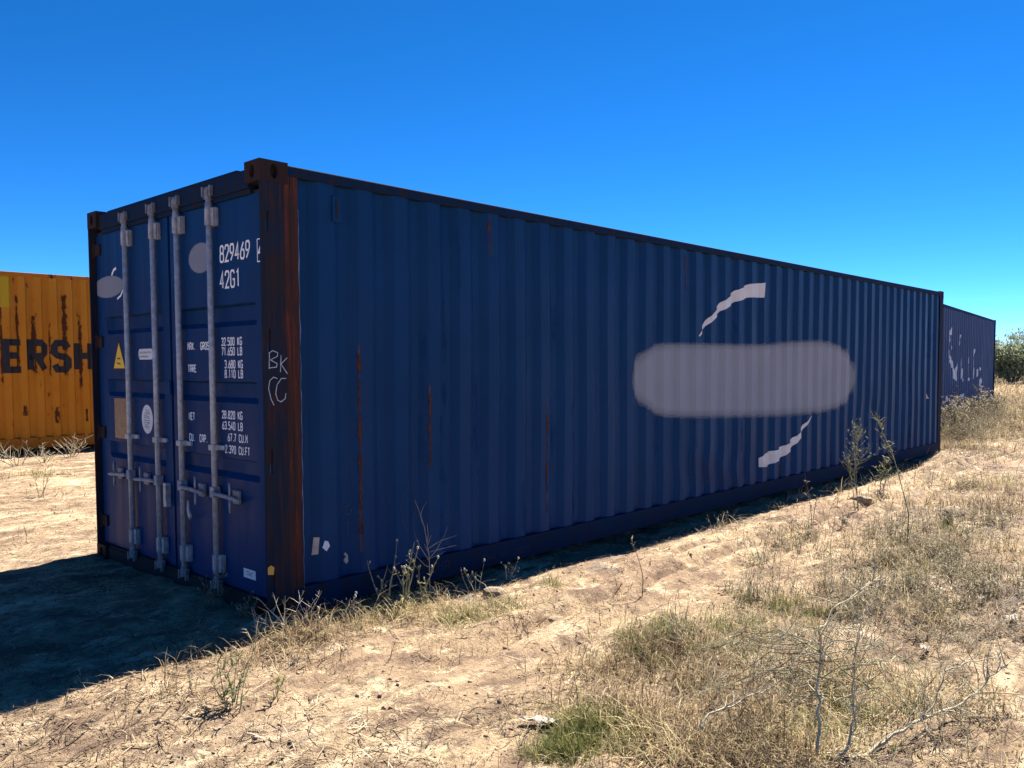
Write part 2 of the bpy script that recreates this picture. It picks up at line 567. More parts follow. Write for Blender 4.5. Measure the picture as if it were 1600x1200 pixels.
def conform(name, loops, folds, dep, place, mat, parent, lift=.003, cover=None, wobble=None, zcuts=()):
    """print on a corrugated sheet: outline cut at every fold and laid on the sheet"""
    bm = bmesh.new()
    lay = bm.verts.layers.float.new('cover')
    if cover is None:
        for lp in loops:
            vs = [bm.verts.new((u, 0, z)) for u, z in lp]
            for q in vs: q[lay] = 1
            bm.faces.new(vs)
    else:
        rings = cover          # list of (outline, cover value), outermost first
        prev = None
        for ol, cv in rings:
            vs = [bm.verts.new((u, 0, z)) for u, z in ol]
            for q in vs: q[lay] = cv
            if prev:
                n = len(vs)
                for i in range(n):
                    bm.faces.new((prev[i], prev[(i + 1) % n], vs[(i + 1) % n], vs[i]))
            prev = vs
        bm.faces.new(prev)
    xs = [q.co.x for q in bm.verts]
    zsv = [q.co.z for q in bm.verts]
    for u in folds(min(xs), max(xs))[1:-1]:
        bmesh.ops.bisect_plane(bm, geom=bm.verts[:] + bm.edges[:] + bm.faces[:], dist=1e-5, plane_co=(u, 0, 0), plane_no=(1, 0, 0))
    for zc in zcuts:
        if min(zsv) < zc < max(zsv):
            bmesh.ops.bisect_plane(bm, geom=bm.verts[:] + bm.edges[:] + bm.faces[:], dist=1e-5, plane_co=(0, 0, zc), plane_no=(0, 0, 1))
    bm.verts.index_update()
    v = []; cv = []
    for q in bm.verts:
        du, dd = wobble(q.co.x, q.co.z) if wobble else (0, 0)
        v.append(place(q.co.x + du, dep(q.co.x) + dd - lift, q.co.z)); cv.append(q[lay])
    f = [[q.index for q in fc.verts] for fc in bm.faces]
    bm.free()
    return obj(name, v, f, mat, parent, attrs={'cover': cv})

def casting(mb, x0, y0, z0, sx, sy, top):
    """corner casting: block with oval openings on its two outer sides"""
    lx, ly, lz = .178, .162, .118
    # sx, sy: outward direction of the end face / side face
    def face_with_hole(org, ua, va, wa, hw, hh, inward):
        n = 20
        outer = []
        inner = []
        for k in range(n):
            a = 2 * math.pi * k / n + math.pi / n
            ca, sa = math.cos(a), math.sin(a)
            s = 1 / max(abs(ca), abs(sa))
            outer.append((ca * s * wa / 2, sa * s * va_len / 2))
            inner.append((ca * hw, sa * hh))
        b = len(mb.v)
        for (p, q) in outer: mb.v.append(tuple(org + ua * p + va * q))
        for (p, q) in inner: mb.v.append(tuple(org + ua * p + va * q))
        for (p, q) in inner: mb.v.append(tuple(org + ua * p * .96 + va * q * .96 + inward * .035))
        for k in range(n):
            k2 = (k + 1) % n
            mb.f.append((b + k, b + k2, b + n + k2, b + n + k))
            mb.f.append((b + n + k, b + n + k2, b + 2 * n + k2, b + 2 * n + k))
        mb.f.append(tuple(b + 2 * n + k for k in range(n)))
    va_len = lz
    xc = x0 + lx / 2 if sx < 0 else x0 - lx / 2
    yc = y0 + ly / 2 if sy < 0 else y0 - ly / 2
    zc = z0 + lz / 2
    # side face (normal y)
    face_with_hole(Vector((xc, y0, zc)), Vector((1, 0, 0)), Vector((0, 0, 1)), lx, .024, .040, Vector((0, -sy, 0)))
    # end face (normal x)
    face_with_hole(Vector((x0, yc, zc)), Vector((0, 1, 0)), Vector((0, 0, 1)), ly, .026, .038, Vector((-sx, 0, 0)))
    # remaining faces
    xa, xb = (x0, x0 + lx) if sx < 0 else (x0 - lx, x0)
    ya, yb = (y0, y0 + ly) if sy < 0 else (y0 - ly, y0)
    b = len(mb.v)
    mb.v += [(xa, ya, z0), (xb, ya, z0), (xb, yb, z0), (xa, yb, z0), (xa, ya, z0 + lz), (xb, ya, z0 + lz), (xb, yb, z0 + lz), (xa, yb, z0 + lz)]
    mb.f += [(b, b + 3, b + 2, b + 1), (b + 4, b + 5, b + 6, b + 7)]
    if sx < 0: mb.f.append((b + 1, b + 2, b + 6, b + 5))
    else: mb.f.append((b, b + 4, b + 7, b + 3))
    if sy < 0: mb.f.append((b + 3, b + 7, b + 6, b + 2))
    else: mb.f.append((b, b + 1, b + 5, b + 4))

def roof_sheet(u0, u1):
    v = []; f = []
    xs = np.arange(u0, u1, .05)
    for i, x in enumerate(xs):
        z = HT - .045 + (.018 if (i // 2) % 2 else 0)
        v += [(x, .05, z), (x, W / 2, z + .006), (x, W - .05, z)]
    for i in range(len(xs) - 1):
        for j in range(2):
            f.append((i * 3 + j, (i + 1) * 3 + j, (i + 1) * 3 + j + 1, i * 3 + j + 1))
    return v, f

def container_body(root, side_mat, rail_mat, post_mat, cast_mat, prof, wobble=None, door_end=True, rows=24):
    folds, dep = prof
    p0, p1 = .237, L - .16
    # side walls
    v, f = corr_sheet(folds, dep, p0, p1, .155, HT - .06, rows, lambda u, d, z: (u, d, z), wobble)
    wall = obj('side_wall', v, f, side_mat, root)
    v, f = corr_sheet(folds, dep, p0, p1, .155, HT - .06, 2, lambda u, d, z: (u, W - d, z))
    obj('side_wall', v, f, side_mat, root)
    for yo, s in ((0, 1), (W, -1)):
        MB().box(.178, L - .178, yo + s * .001, yo + s * .062, HT - .072, HT - .012, .006).build('top_rail', rail_mat, root)
        # bottom rail: channel with a folded lip
        mb = MB().box(.178, L - .178, yo + s * .001, yo + s * .010, .014, .170)
        mb.box(.178, L - .178, yo + s * .0102, yo + s * .060, .014, .022).box(.178, L - .178, yo + s * .0102, yo + s * .055, .160, .1698)
        mb.build('bottom_rail', rail_mat, root)
    # cross members under the floor
    mb = MB()
    for i in range(28):
        x = .35 + i * .42
        mb.box(x, x + .045, .065, W - .065, .03, .15)
    mb.box(.1, L - .1, .065, W - .065, .151, .18)
    mb.build('floor_frame', M['dark'], root)
    v, f = roof_sheet(.06, L - .06)
    obj('roof', v, f, side_mat, root)
    for x0, sx in ((0, -1), (L, 1)):
        for y0, sy in ((0, -1), (W, 1)):
            for z0 in (0, HT - .118):
                mb = MB(); casting(mb, x0, y0, z0, sx, sy, z0 > 1)
                mb.build('corner_casting', cast_mat, root)
    # far end posts
    ends = [(L, -1)] + ([] if door_end else [(0, 1)])
    for xe, s in ends:
        for yo, sy in ((0, 1), (W, -1)):
            MB().box(xe, xe + s * .158, yo + sy * .002, yo + sy * .010, .118, HT - .118).box(xe + s * .001, xe + s * .010, yo + sy * .0102, yo + sy * .12, .118, HT - .118).build('corner_post', post_mat, root)
        fo, de = make_profile(.25, W / 2, .11, .018, .045, .012)
        v, f = corr_sheet(fo, de, .12, W - .12, .15, HT - .08, 2, lambda u, d, z: (xe + s * d, u, z))
        obj('end_wall', v, f, side_mat, root)
        MB().box(xe + s * .002, xe + s * .06, .163, W - .163, HT - .1, HT - .015).build('end_rail', rail_mat, root)
        MB().box(xe + s * .002, xe + s * .06, .163, W - .163, .015, .15).build('end_rail', rail_mat, root)
    return wall

# ------------------------------------------------------------------ lettering
def oct_(a, b, c, d, k=.14, kz=.10):
    return [(a + k, d), (c - k, d), (c, d - kz), (c, b + kz), (c - k, b), (a + k, b), (a, b + kz), (a, d - kz)]
G = {
 '0': [(1, oct_(0, 0, 1, 1, .22, .14))],
 '1': [(0, [(.2, .84), (.55, 1), (.55, 0)])],
 '2': [(0, [(0, .74), (0, .88), (.2, 1), (.8, 1), (1, .88), (1, .66), (0, .0), (1.02, 0)])],
 '3': [(0, [(0, .86), (.2, 1), (.8, 1), (1, .88), (1, .66), (.8, .54), (.4, .54)]), (0, [(.8, .54), (1, .42), (1, .14), (.8, 0), (.2, 0), (0, .14)])],
 '4': [(0, [(.72, 0), (.72, 1), (0, .3), (1.05, .3)])],
 '5': [(0, [(1, 1), (.05, 1), (.05, .58), (.78, .58), (1, .46), (1, .14), (.8, 0), (.2, 0), (0, .12)])],
 '6': [(0, [(.85, 1), (.25, .62), (0, .36), (0, .13), (.2, 0), (.8, 0), (1, .13), (1, .42), (.8, .54), (.2, .54)])],
 '7': [(0, [(0, 1), (1, 1), (.3, 0)])],
 '8': [(1, oct_(.06, .53, .94, 1, .2, .1)), (1, oct_(0, 0, 1, .53, .2, .1))],
 '9': [(0, [(.15, 0), (.75, .38), (1, .64), (1, .87), (.8, 1), (.2, 1), (0, .87), (0, .58), (.2, .46), (.8, .46)])],
 '.': [(0, [(.35, .0), (.35, .12)])],
 'A': [(0, [(0, 0), (0, .8), (.25, 1), (.75, 1), (1, .8), (1, 0)]), (0, [(0, .42), (1, .42)])],
 'B': [(1, [(0, 0), (0, 1), (.75, 1), (.95, .9), (.95, .62), (.75, .53), (1, .42), (1, .12), (.8, 0)]), (0, [(0, .53), (.75, .53)])],
 'C': [(0, [(1, .8), (.8, 1), (.2, 1), (0, .85), (0, .15), (.2, 0), (.8, 0), (1, .2)])],
 'E': [(0, [(1, 1), (0, 1), (0, 0), (1, 0)]), (0, [(0, .52), (.85, .52)])],
 'F': [(0, [(1, 1), (0, 1), (0, 0)]), (0, [(0, .52), (.85, .52)])],
 'G': [(0, [(1, .82), (.8, 1), (.2, 1), (0, .86), (0, .14), (.2, 0), (.8, 0), (1, .14), (1, .46), (.55, .46)])],
 'H': [(0, [(0, 0), (0, 1)]), (0, [(1, 0), (1, 1)]), (0, [(0, .52), (1, .52)])],
 'K': [(0, [(0, 0), (0, 1)]), (0, [(1, 1), (.08, .45)]), (0, [(.35, .62), (1, 0)])],
 'L': [(0, [(0, 1), (0, 0), (1, 0)])],
 'M': [(0, [(0, 0), (0, 1), (.5, .45), (1, 1), (1, 0)])],
 'N': [(0, [(0, 0), (0, 1), (1, 0), (1, 1)])],
 'O': [(1, oct_(0, 0, 1, 1, .22, .14))],
 'P': [(0, [(0, 0), (0, 1), (.8, 1), (1, .88), (1, .6), (.8, .48), (0, .48)])],
 'R': [(0, [(0, 0), (0, 1), (.8, 1), (1, .88), (1, .62), (.8, .5), (0, .5)]), (0, [(.45, .5), (1, 0)])],
 'S': [(0, [(1, .82), (.8, 1), (.2, 1), (0, .87), (0, .64), (.2, .53), (.8, .47), (1, .36), (1, .13), (.8, 0), (.2, 0), (0, .18)])],
 'T': [(0, [(0, 1), (1, 1)]), (0, [(.5, .97), (.5, 0)])],
 'U': [(0, [(0, 1), (0, .14), (.2, 0), (.8, 0), (1, .14), (1, 1)])],
 'X': [(0, [(0, 0), (1, 1)]), (0, [(0, 1), (1, 0)])],
 'D': [(1, [(0, 0), (0, 1), (.7, 1), (1, .82), (1, .18), (.7, 0)])],
}
def ribbon(pts, wd, closed=False):
    """mitred strip along a 2D polyline -> quads as vertex pairs"""
    P = [Vector(p) for p in pts]
    n = len(P)
    out = []
    for i in range(n):
        if closed:
            a = (P[i] - P[i - 1]).normalized(); b = (P[(i + 1) % n] - P[i]).normalized()
        else:
            a = (P[i] - P[i - 1]).normalized() if i > 0 else None
            b = (P[i + 1] - P[i]).normalized() if i < n - 1 else None
            if a is None: a = b
            if b is None: b = a
        na = Vector((-a.y, a.x)); nb = Vector((-b.y, b.x))
        mm = na + nb
        if mm.length < 1e-4: mm = na
        mm.normalize()
        s = min(1 / max(.35, mm.dot(na)), 2.2)
        out.append((P[i] + mm * wd / 2 * s, P[i] - mm * wd / 2 * s))
    return out
def text_quads(s, adv, cw, ch, wd):
    """quads (2D) of a line of stroke lettering; each stroke carries its own tiny lift"""
    res = []
    x = 0
    for chh in s:
        if chh in G:
            for k, (cl, pts) in enumerate(G[chh]):
                pp = [(x + p * cw, q * ch) for p, q in pts]
                rb = ribbon(pp, wd, bool(cl))
                n = len(rb)
                for i in range(n if cl else n - 1):
                    j = (i + 1) % n
                    res.append(([rb[i][0], rb[j][0], rb[j][1], rb[i][1]], k))
        x += adv if chh != '.' else adv * .62
    return res
def text_on(name, s, adv, cw, ch, wd, place, mat, parent, lift=.0015):
    mb = MB()
    for q, k in text_quads(s, adv, cw, ch, wd):
        mb.add([place(p[0], p[1], lift + k * .0004) for p in q], [(0, 1, 2, 3)])
    return mb.build(name, mat, parent)
def strokes_on(name, polylines, wd, place, mat, parent, lift=.0015):
    mb = MB()
    for k, pl in enumerate(polylines):
        rb = ribbon(pl, wd)
        for i in range(len(rb) - 1):
            mb.add([place(p[0], p[1], lift + k * .0003) for p in (rb[i][0], rb[i + 1][0], rb[i + 1][1], rb[i][1])], [(0, 1, 2, 3)])
    return mb.build(name, mat, parent)

# ------------------------------------------------------------------ THE BLUE CONTAINER
blue = empty('shipping_container', (0, 0, 0))
tag(blue, 'large dark blue forty-foot container with locked doors and grey blurred-out logo on its side', 'container')
PITCH = .2815
foldsB, depB = make_profile(PITCH, 2.40, .10, .060, .036, .010)
def dent(u, z):
    a = math.exp(-((u - 5.0) / .75) ** 2) * math.exp(-((z - .33) / .30) ** 2)
    b = math.exp(-((u - 10.9) / .6) ** 2) * math.exp(-((z - 1.3) / .6) ** 2)
    e = math.exp(-((u - 9.0) / .8) ** 2) * math.exp(-((z - .6) / .35) ** 2)
    du = a * .034 * math.sin(z * 11 + u * 2.4) + b * .012 * math.sin(z * 5 + u) + e * .014 * math.sin(z * 7)
    dd = a * .008 * (1 + math.sin(z * 9 + u * 5)) + e * .010
    du += .004 * math.sin(z * 3.1 + u * 1.7); dd += .004 * (1 + math.sin(u * .9 + z * 1.3))
    return du, dd
container_body(blue, M['blue'], M['rail'], M['post'], M['casting'], (foldsB, depB), dent)

# door-end corner posts, the near one pierced by hinge slots
SLOTS = [(2.20, 2.31), (1.52, 1.66), (.85, .985), (.165, .285)]
for yo, s in ((0, 1), (W, -1)):
    mb = MB()
    z0, z1 = .1185, HT - .1185
    mb.box(.002, .030, yo + s * .002, yo + s * .014, z0, z1)
    mb.box(.050, .150, yo + s * .002, yo + s * .014, z0, z1)
    fl = MB().box(.150, .178, yo + s * .004, yo + s * .016, z0, z1)
    fl.box(.178, .190, yo + s * .004, yo + s * .016, .1702, 2.5188)
    fl.box(.190, .2365, yo + s * .001, yo + s * .013, .1702, 2.5188)
    edges = [z0] + ([q for a in sorted(SLOTS) for q in a] if s > 0 else []) + [z1]
    for i in range(0, len(edges), 2):
        mb.box(.030, .050, yo + s * .0022, yo + s * .0138, edges[i], edges[i + 1])
    mb.box(.100, .112, yo + s * .0162, yo + s * .09, z0, z1)
    fl.build('post_flange', M['post_red'], mb.build('corner_post', M['post'], blue))
# pale weld seam beside the post
mb = MB()
pts = []
for i in range(40):
    z = .16 + i * (2.34 - .16) / 39
    pts.append((.2385 + .0025 * math.sin(i * 1.7) + .0015 * random.random(), -.0005, z))
mb.tube(pts, [.0008 + .0026 * random.random() ** 2 for _ in pts], 5)
mb.build('weld_seam', M['weld'], blue)
# header over the doors and sill under them
hb = MB()
hb.box(.020, .070, .163, W - .163, 2.455, 2.560, .006)
hb.box(.030, .060, .30, W - .30, 2.5602, 2.574)
hb.box(.036, .090, .163, W - .163, 2.425, 2.4548)
hb.build('door_header', M['rail'], blue)
MB().box(.020, .080, .163, W - .163, .020, .105, .006).box(.030, .110, .163, W - .163, .1052, .120).build('door_sill', M['dark'], blue)  # sill in near-black: its colour holds the shade at the door foot
MB().box(.105, .115, .02, W - .02, .12, 2.44).build('door_backing', M['dark'], blue)

DX = .05                 # outer face of the doors
K = DX / 2.455
def DP(y, z):
    return y + K * (y + 4.173), z + K * (z - 1.46)
def on_door(u0, z0):
    """text origin at (u0, z0); runs towards -y"""
    return lambda a, b, l: (DX - l, u0 - a, z0 + b)

def door(y0, y1, b0, b1):
    """door leaf: sheet with three pressed horizontal channels"""
    zs = [(.125, 0)]
    for zt, zb in ((.905, .795), (1.362, 1.248), (1.818, 1.700)):
        zs += [(zb - .012, 0), (zb + .020, 1), (zt - .012, 1), (zt, 0)]
    zs.append((2.425, 0))
    ys = [(y0, 0), (b0, 0), (b0 + .03, 1), (b1 - .03, 1), (b1, 0), (y1, 0)]
    v = []; f = []
    for (y, ky) in ys:
        for (z, kz) in zs:
            v.append((DX + .036 * ky * kz, y, z))
    r = len(zs)
    for i in range(len(ys) - 1):
        for j in range(r - 1):
            f.append((i * r + j, (i + 1) * r + j, (i + 1) * r + j + 1, i * r + j + 1))
    b = len(v)
    # turned-back rim
    ring = [i * r for i in range(len(ys))] + [(len(ys) - 1) * r + j for j in range(1, r)] + [i * r + r - 1 for i in range(len(ys) - 2, -1, -1)] + [j for j in range(r - 2, 0, -1)]
    for i in ring:
        v.append((DX + .05, v[i][1], v[i][2]))
    n = len(ring)
    for i in range(n):
        j = (i + 1) % n
        f.append((ring[i], ring[j], b + j, b + i))
    return v, f

v, f = door(.022, 1.203, .145, 1.10)
doorR = obj('door', v, f, M['blue_door'], blue)
v, f = door(1.235, W - .022, 1.335, 2.262)
doorL = obj('door', v, f, M['blue_door'], blue)
doorR['label'] = 'right-hand door with the white weight figures'
doorL['label'] = 'left-hand door with the yellow warning triangle'
# seals
MB().box(.062, .10, 1.2035, 1.2185, .13, 2.42).build('gasket', M['rubber'], doorR)
MB().box(.066, .10, 1.219, 1.2345, .13, 2.42).build('gasket', M['rubber'], doorL)
MB().box(.0555, .09, .03, 1.20, 2.4255, 2.444).build('gasket', M['rubber'], doorR)
MB().box(.0555, .09, 1.24, W - .03, 2.4255, 2.444).build('gasket', M['rubber'], doorL)
# anti-rack block at the meeting edge
MB().box(DX - .02, DX, 1.215, 1.30, 1.27, 1.36, .006).build('door_stop', M['blue_door'], doorL)
# hinges
for d, yy, s in ((doorR, .026, -1), (doorL, W - .026, 1)):
    for zc in (.292, .962, 1.638, 2.318):
        mb = MB()
        if s > 0: mb.box(DX - .014, DX - .001, yy + s * .012, yy - s * .085, zc - .042, zc + .042, .004)
        mb.tube([(DX - .012, yy + s * .008, zc - .055), (DX - .012, yy + s * .008, zc + .055)], .013, 10)
        mb.build('hinge', M['casting'], d)

RX = .018
def lock_gear(d, y, side):
    """rod with cam ends, bearing brackets, guide and handle; side=+1 handle runs to +y"""
    r = MB()
    r.tube([(RX, y, .115), (RX, y, 2.52)], .0185, 14)
    r.tube([(RX, y, 2.33), (RX, y, 2.425)], .0225, 14)
    r.tube([(RX, y, .19), (RX, y, .30)], .0225, 14)
    r.build('lock_rod', M['galv'], d, True).data.shade_smooth()
    for zc in (2.345, .252):
        mb = MB().box(RX + .006, DX - .001, y - .062, y + .024, zc - .055, zc + .055, .004)
        mb.box(RX - .021, RX + .006, y - .0225, y + .0215, zc - .050, zc + .050, .007)
        mb.box(RX - .004, RX + .0058, y - .060, y - .023, zc - .052, zc + .052, .003)
        mb.build('rod_bracket', M['galv_mid'], d)
    for zc, k in ((2.478, 1), (.128, -1)):
        mb = MB().tube([(RX, y, zc - .03), (RX, y, zc + .03)], .026, 10)
        mb.box(RX - .012, .034, y - .045, y + .012, zc - .012, zc + .022, .004)
        mb.build('cam_end', M['galv_dark'], d)
        kz = zc + k * .018
        for ya, yb in ((y - .060, y - .044), (y + .030, y + .046)):
            MB().box(-.006, .0195, ya, yb, kz - .03, kz + .03, .003).build('cam_keeper', M['galv_dark'], d)
    zc = .962
    mb = MB().box(RX - .024, RX + .024, y - .030, y + .028, zc - .018, zc + .018, .004).box(RX + .012, DX - .001, y - .095, y - .0305, zc - .014, zc + .014, .003)
    mb.build('rod_guide', M['galv'], d)
    # handle
    zc = .69
    h = MB()
    h.box(RX - .025, RX + .025, y - .024, y + .024, zc - .034, zc + .034, .006)
    a = y + side * .024; e = y + side * .325
    n = 8
    pts = []; rad = []
    for i in range(n + 1):
        q = i / n
        pts.append((RX - .028 + .010 * math.sin(q * 3.0), a + (e - a) * q, zc - .004 - .016 * q)); rad.append(.013 if q < .85 else .013 * (1.25 - q) / .4)
    h.tube(pts, rad, 8)
    h.build('handle', M['galv_mid'], d)
    # catch: plate with two loops round the handle
    yc = y + side * .225
    cb = MB().box(RX + .010, DX - .001, yc - .034, yc + .034, zc - .052, zc + .030, .004)
    for dz in (.040, -.062):
        loop = [(RX - .026 + .012 * math.cos(2 * math.pi * q / 14), yc + .023 * math.cos(2 * math.pi * q / 14), zc + dz + .034 * math.sin(2 * math.pi * q / 14)) for q in range(14)]
        cb.tube(loop, .0065, 6, closed=True)
    cb.build('handle_catch', M['galv_mid'], d)
ROD_Y = (1.828, 1.388, 1.042, .614)
lock_gear(doorL, ROD_Y[0], 1)
lock_gear(doorL, ROD_Y[1], 1)
lock_gear(doorR, ROD_Y[2], -1)
lock_gear(doorR, ROD_Y[3], -1)
# customs seal plates by the meeting edge
MB().box(.012, DX - .001, 1.275, 1.315, .52, .68, .004).box(.004, .0118, 1.262, 1.290, .56, .66, .004).build('seal_plate', M['galv'], doorL)
mb = MB(); mb.tube([(.012, .955, .60), (.006, .945, .545), (.010, .93, .50), (.018, .95, .48)], [.007, .010, .014, .006], 8)
mb.build('seal', M['galv'], doorR)

# --- door lettering
def dtext(s, y, z, adv, cw, ch, wd, mat=None):
    yy, zz = DP(y, z)
    return text_on('marking', s, adv, cw, ch, wd, on_door(yy, zz), mat or M['white'], doorR)
dtext('829469', .450, 2.062, .0595, .040, .093, .0125)
dtext('42G1', .456, 1.910, .0625, .042, .095, .0125)
yy, zz = DP(.036, 2.030)
text_on('marking', '4', .05, .042, .072, .012, on_door(yy - .012, zz + .028), M['white'], doorR)
strokes_on('marking', [[(0, 0), (0, .125)], [(0, .125), (.07, .125)], [(0, 0), (.07, 0)]], .006, on_door(yy, zz), M['white'], doorR)
sm = dict(adv=.0285, cw=.0185, ch=.043, wd=.0074)
def dwords(s, y, z, **k):
    off = 0
    for wd_ in s.split(' '):
        dtext(wd_, y - off / (1 + K), z, **k)
        off += sum(k['adv'] if c != '.' else k['adv'] * .62 for c in wd_) + k['adv']
for s, y, z in (('MAX.', .884, 1.557), ('GROSS', .716, 1.556), ('32.500 KG', .456, 1.576), ('71.650 LB', .456, 1.519), ('TARE', .883, 1.419),
                ('3.680 KG', .424, 1.444), ('8.110 LB', .424, 1.388), ('NET', .889, 1.122), ('28.820 KG', .468, 1.148), ('63.540 LB', .468, 1.084),
                ('CU.', .888, .990), ('CAP.', .753, .990), ('67.7 CU.M', .405, 1.016), ('2.390 CU.FT', .438, .945)):
    dwords(s, y, z, **sm)

# --- stickers
def flat_on_door(name, outline, mat, parent, lift=.002):
    return obj(name, [(DX - lift, *DP(y, z)) for y, z in outline], [tuple(range(len(outline)))], mat, parent)
def ell(cy, cz, ry, rz, n=28):
    return [(cy + ry * math.cos(2 * math.pi * k / n), cz + rz * math.sin(2 * math.pi * k / n)) for k in range(n)]
tri = flat_on_door('warning_sticker', [(2.040, 1.430), (1.924, 1.648), (1.808, 1.430)], M['black'], doorL)
flat_on_door('sticker_face', [(2.020, 1.441), (1.924, 1.622), (1.828, 1.441)], M['yellow'], tri, .003)
strokes_on('sticker_print', [[(0, 0), (.014, .006), (.026, -.002), (.040, .004), (.055, 0)], [(0, -.034), (.018, -.030), (.034, -.038), (.056, -.034)]], .009, on_door(*DP(1.955, 1.508)), M['black'], tri, .0042)
flat_on_door('data_plate', [(2.031, 1.228), (1.826, 1.228), (1.826, .942), (2.031, .942)], M['plate'], doorL)
rr = [(1.602 - .0, 1.52), (1.602, 1.553), (1.585, 1.572), (1.40, 1.572), (1.383, 1.553), (1.383, 1.52), (1.40, 1.500), (1.585, 1.500)]
st = flat_on_door('label_sticker', rr, M['sticker'], doorL)
mk = []
for row, (z, n) in enumerate(((1.548, 9), (1.520, 8))):
    yq = 0.0
    for i in range(n):
        h = .013
        o = -.030 * row
        mk.append([(yq, o), (yq + .004, o + h), (yq + .010, o + h * .4), (yq + .013, o + h * random.uniform(0, 1))])
        yq += .019 if (i + 1) % 3 or row else .027
strokes_on('sticker_print', mk, .0045, on_door(*DP(1.583, 1.541)), M['sticker_ink'], st, .0032)
ov = flat_on_door('approval_sticker', ell(1.492, 1.097, .086, .098), M['sticker'], doorL)
mk = []
for k in range(10):
    z = .062 - k * .0135
    hw = .046 * math.sqrt(max(0.05, 1 - (z / .075) ** 2))
    pl = []
    n = 5
    for i in range(n):
        pl.append((-hw + 2 * hw * i / (n - 1), z + random.uniform(-.005, .005)))
    mk.append(pl)
strokes_on('sticker_print', mk, .0052, on_door(*DP(1.492, 1.097)), M['sticker_ink'], ov, .0032)
sk = flat_on_door('serial_sticker', [(.256, .285), (.122, .285), (.122, .232), (.256, .232)], M['sticker'], doorR)
strokes_on('sticker_print', [[(0, 0), (.02, .008), (.05, -.004), (.075, .006)], [(.005, -.014), (.03, -.010), (.07, -.016)]], .006, on_door(*DP(.225, .265)), M['sticker_ink'], sk, .0032)
# grey spots standing in for the blur that hides the emblems
def door_patch(name, cy, cz, ry, rz, d):
    rings = [(1.0, 0), (.96, .8), (.88, 1.0)]
    v = []; f = []; cv = []
    n = 36
    for s, c in rings:
        for k in range(n):
            a = 2 * math.pi * k / n
            y, z = DP(cy + ry * s * math.cos(a), cz + rz * s * math.sin(a))
            v.append((DX - .0025, min(y, W - .024), z)); cv.append(c)
    for r in range(len(rings) - 1):
        for k in range(n):
            f.append((r * n + k, r * n + (k + 1) % n, (r + 1) * n + (k + 1) % n, (r + 1) * n + k))
    f.append(tuple((len(rings) - 1) * n + k for k in range(n)))
    return obj(name, v, f, M['grey_blur_door'], d, attrs={'cover': cv})
door_patch('logo_blur_patch', .688, 2.108, .158, .094, doorR)
door_patch('logo_blur_patch', 2.075, 2.024, .275, .080, doorL)
strokes_on('emblem_remnant', [[(0, .0), (.015, .03), (.045, .055), (.085, .062)]], .018, on_door(*DP(2.02, 2.085)), M['white'], doorL)
strokes_on('emblem_remnant', [[(0, .0), (.06, .02), (.105, .06), (.125, .12), (.115, .15)]], .014, on_door(*DP(1.93, 1.93)), M['white'], doorL)

# --- side: blurred-out name, swoosh remains, rust, chalk
side = lambda u, d, z: (u, d, z)
pill = [(3.524, 1.3), (3.552, 1.437), (3.638, 1.532), (3.795, 1.606), (4.031, 1.655), (4.525, 1.663), (5.263, 1.668), (5.958, 1.673), (6.577, 1.711), (7.261, 1.738), (7.825, 1.725), (8.272, 1.635), (8.533, 1.472), (8.608, 1.263), (8.53, 1.057), (8.262, 0.901), (7.762, 0.842), (6.939, 0.834), (5.978, 0.861), (5.019, 0.903), (4.198, 0.945), (3.881, 1.001), (3.68, 1.1), (3.563, 1.199)]
def round_outline(P, n=5):
    """closed Catmull-Rom through the outline points"""
    out = []
    m_ = len(P)
    for i in range(m_):
        p0, p1, p2, p3 = (np.array(P[(i + k) % m_]) for k in (-1, 0, 1, 2))
        for j in range(n):
            t = j / n
            out.append(tuple(.5 * (2 * p1 + (p2 - p0) * t + (2 * p0 - 5 * p1 + 4 * p2 - p3) * t * t + (3 * p1 - p0 - 3 * p2 + p3) * t ** 3)))
    return out
pill = round_outline(pill, 4)
def shrink(ol, d):
    cx = sum(p[0] for p in ol) / len(ol); cz = sum(p[1] for p in ol) / len(ol)
    mx = max(abs(p[0] - cx) for p in ol); mz = max(abs(p[1] - cz) for p in ol)
    return [(cx + (u - cx) * (1 - d * .7 / mx), cz + (z - cz) * (1 - d * .5 / mz)) for u, z in ol]
zc = [.155 + i * (HT - .06 - .155) / 24 for i in range(25)]
conform('logo_blur_patch', None, foldsB, depB, side, M['grey_blur'], blue, .004, cover=[(pill, 0), (shrink(pill, .05), .35), (shrink(pill, .11), .75), (shrink(pill, .24), 1)], wobble=dent, zcuts=zc)  # soft grey stand-in for the blur hiding the name
sw1 = [(4.647, 1.726), (4.818, 1.829), (4.829, 1.928), (4.902, 1.962), (5.113, 2.066), (5.138, 2.118), (5.202, 2.147), (5.425, 2.225), (5.519, 2.264), (5.769, 2.297), (6.016, 2.317), (6.033, 2.263), (6.005, 2.163), (5.688, 2.149), (5.413, 2.111), (5.347, 2.091), (5.165, 2.044), (5.114, 1.997), (4.976, 1.947), (4.836, 1.873), (4.806, 1.816)]
sw2 = [(5.962, 0.342), (5.959, 0.432), (6.018, 0.483), (6.108, 0.49), (6.483, 0.489), (6.514, 0.515), (6.595, 0.531), (6.777, 0.547), (6.776, 0.599), (6.877, 0.63), (7.031, 0.672), (7.028, 0.748), (7.08, 0.782), (7.256, 0.827), (7.151, 0.756), (7.065, 0.708), (7.015, 0.621), (6.93, 0.566), (6.811, 0.538), (6.78, 0.466), (6.55, 0.418), (6.454, 0.383), (6.234, 0.352), (6.143, 0.325)]
def smooth_swoosh(top, bot):
    return top + bot[::-1]
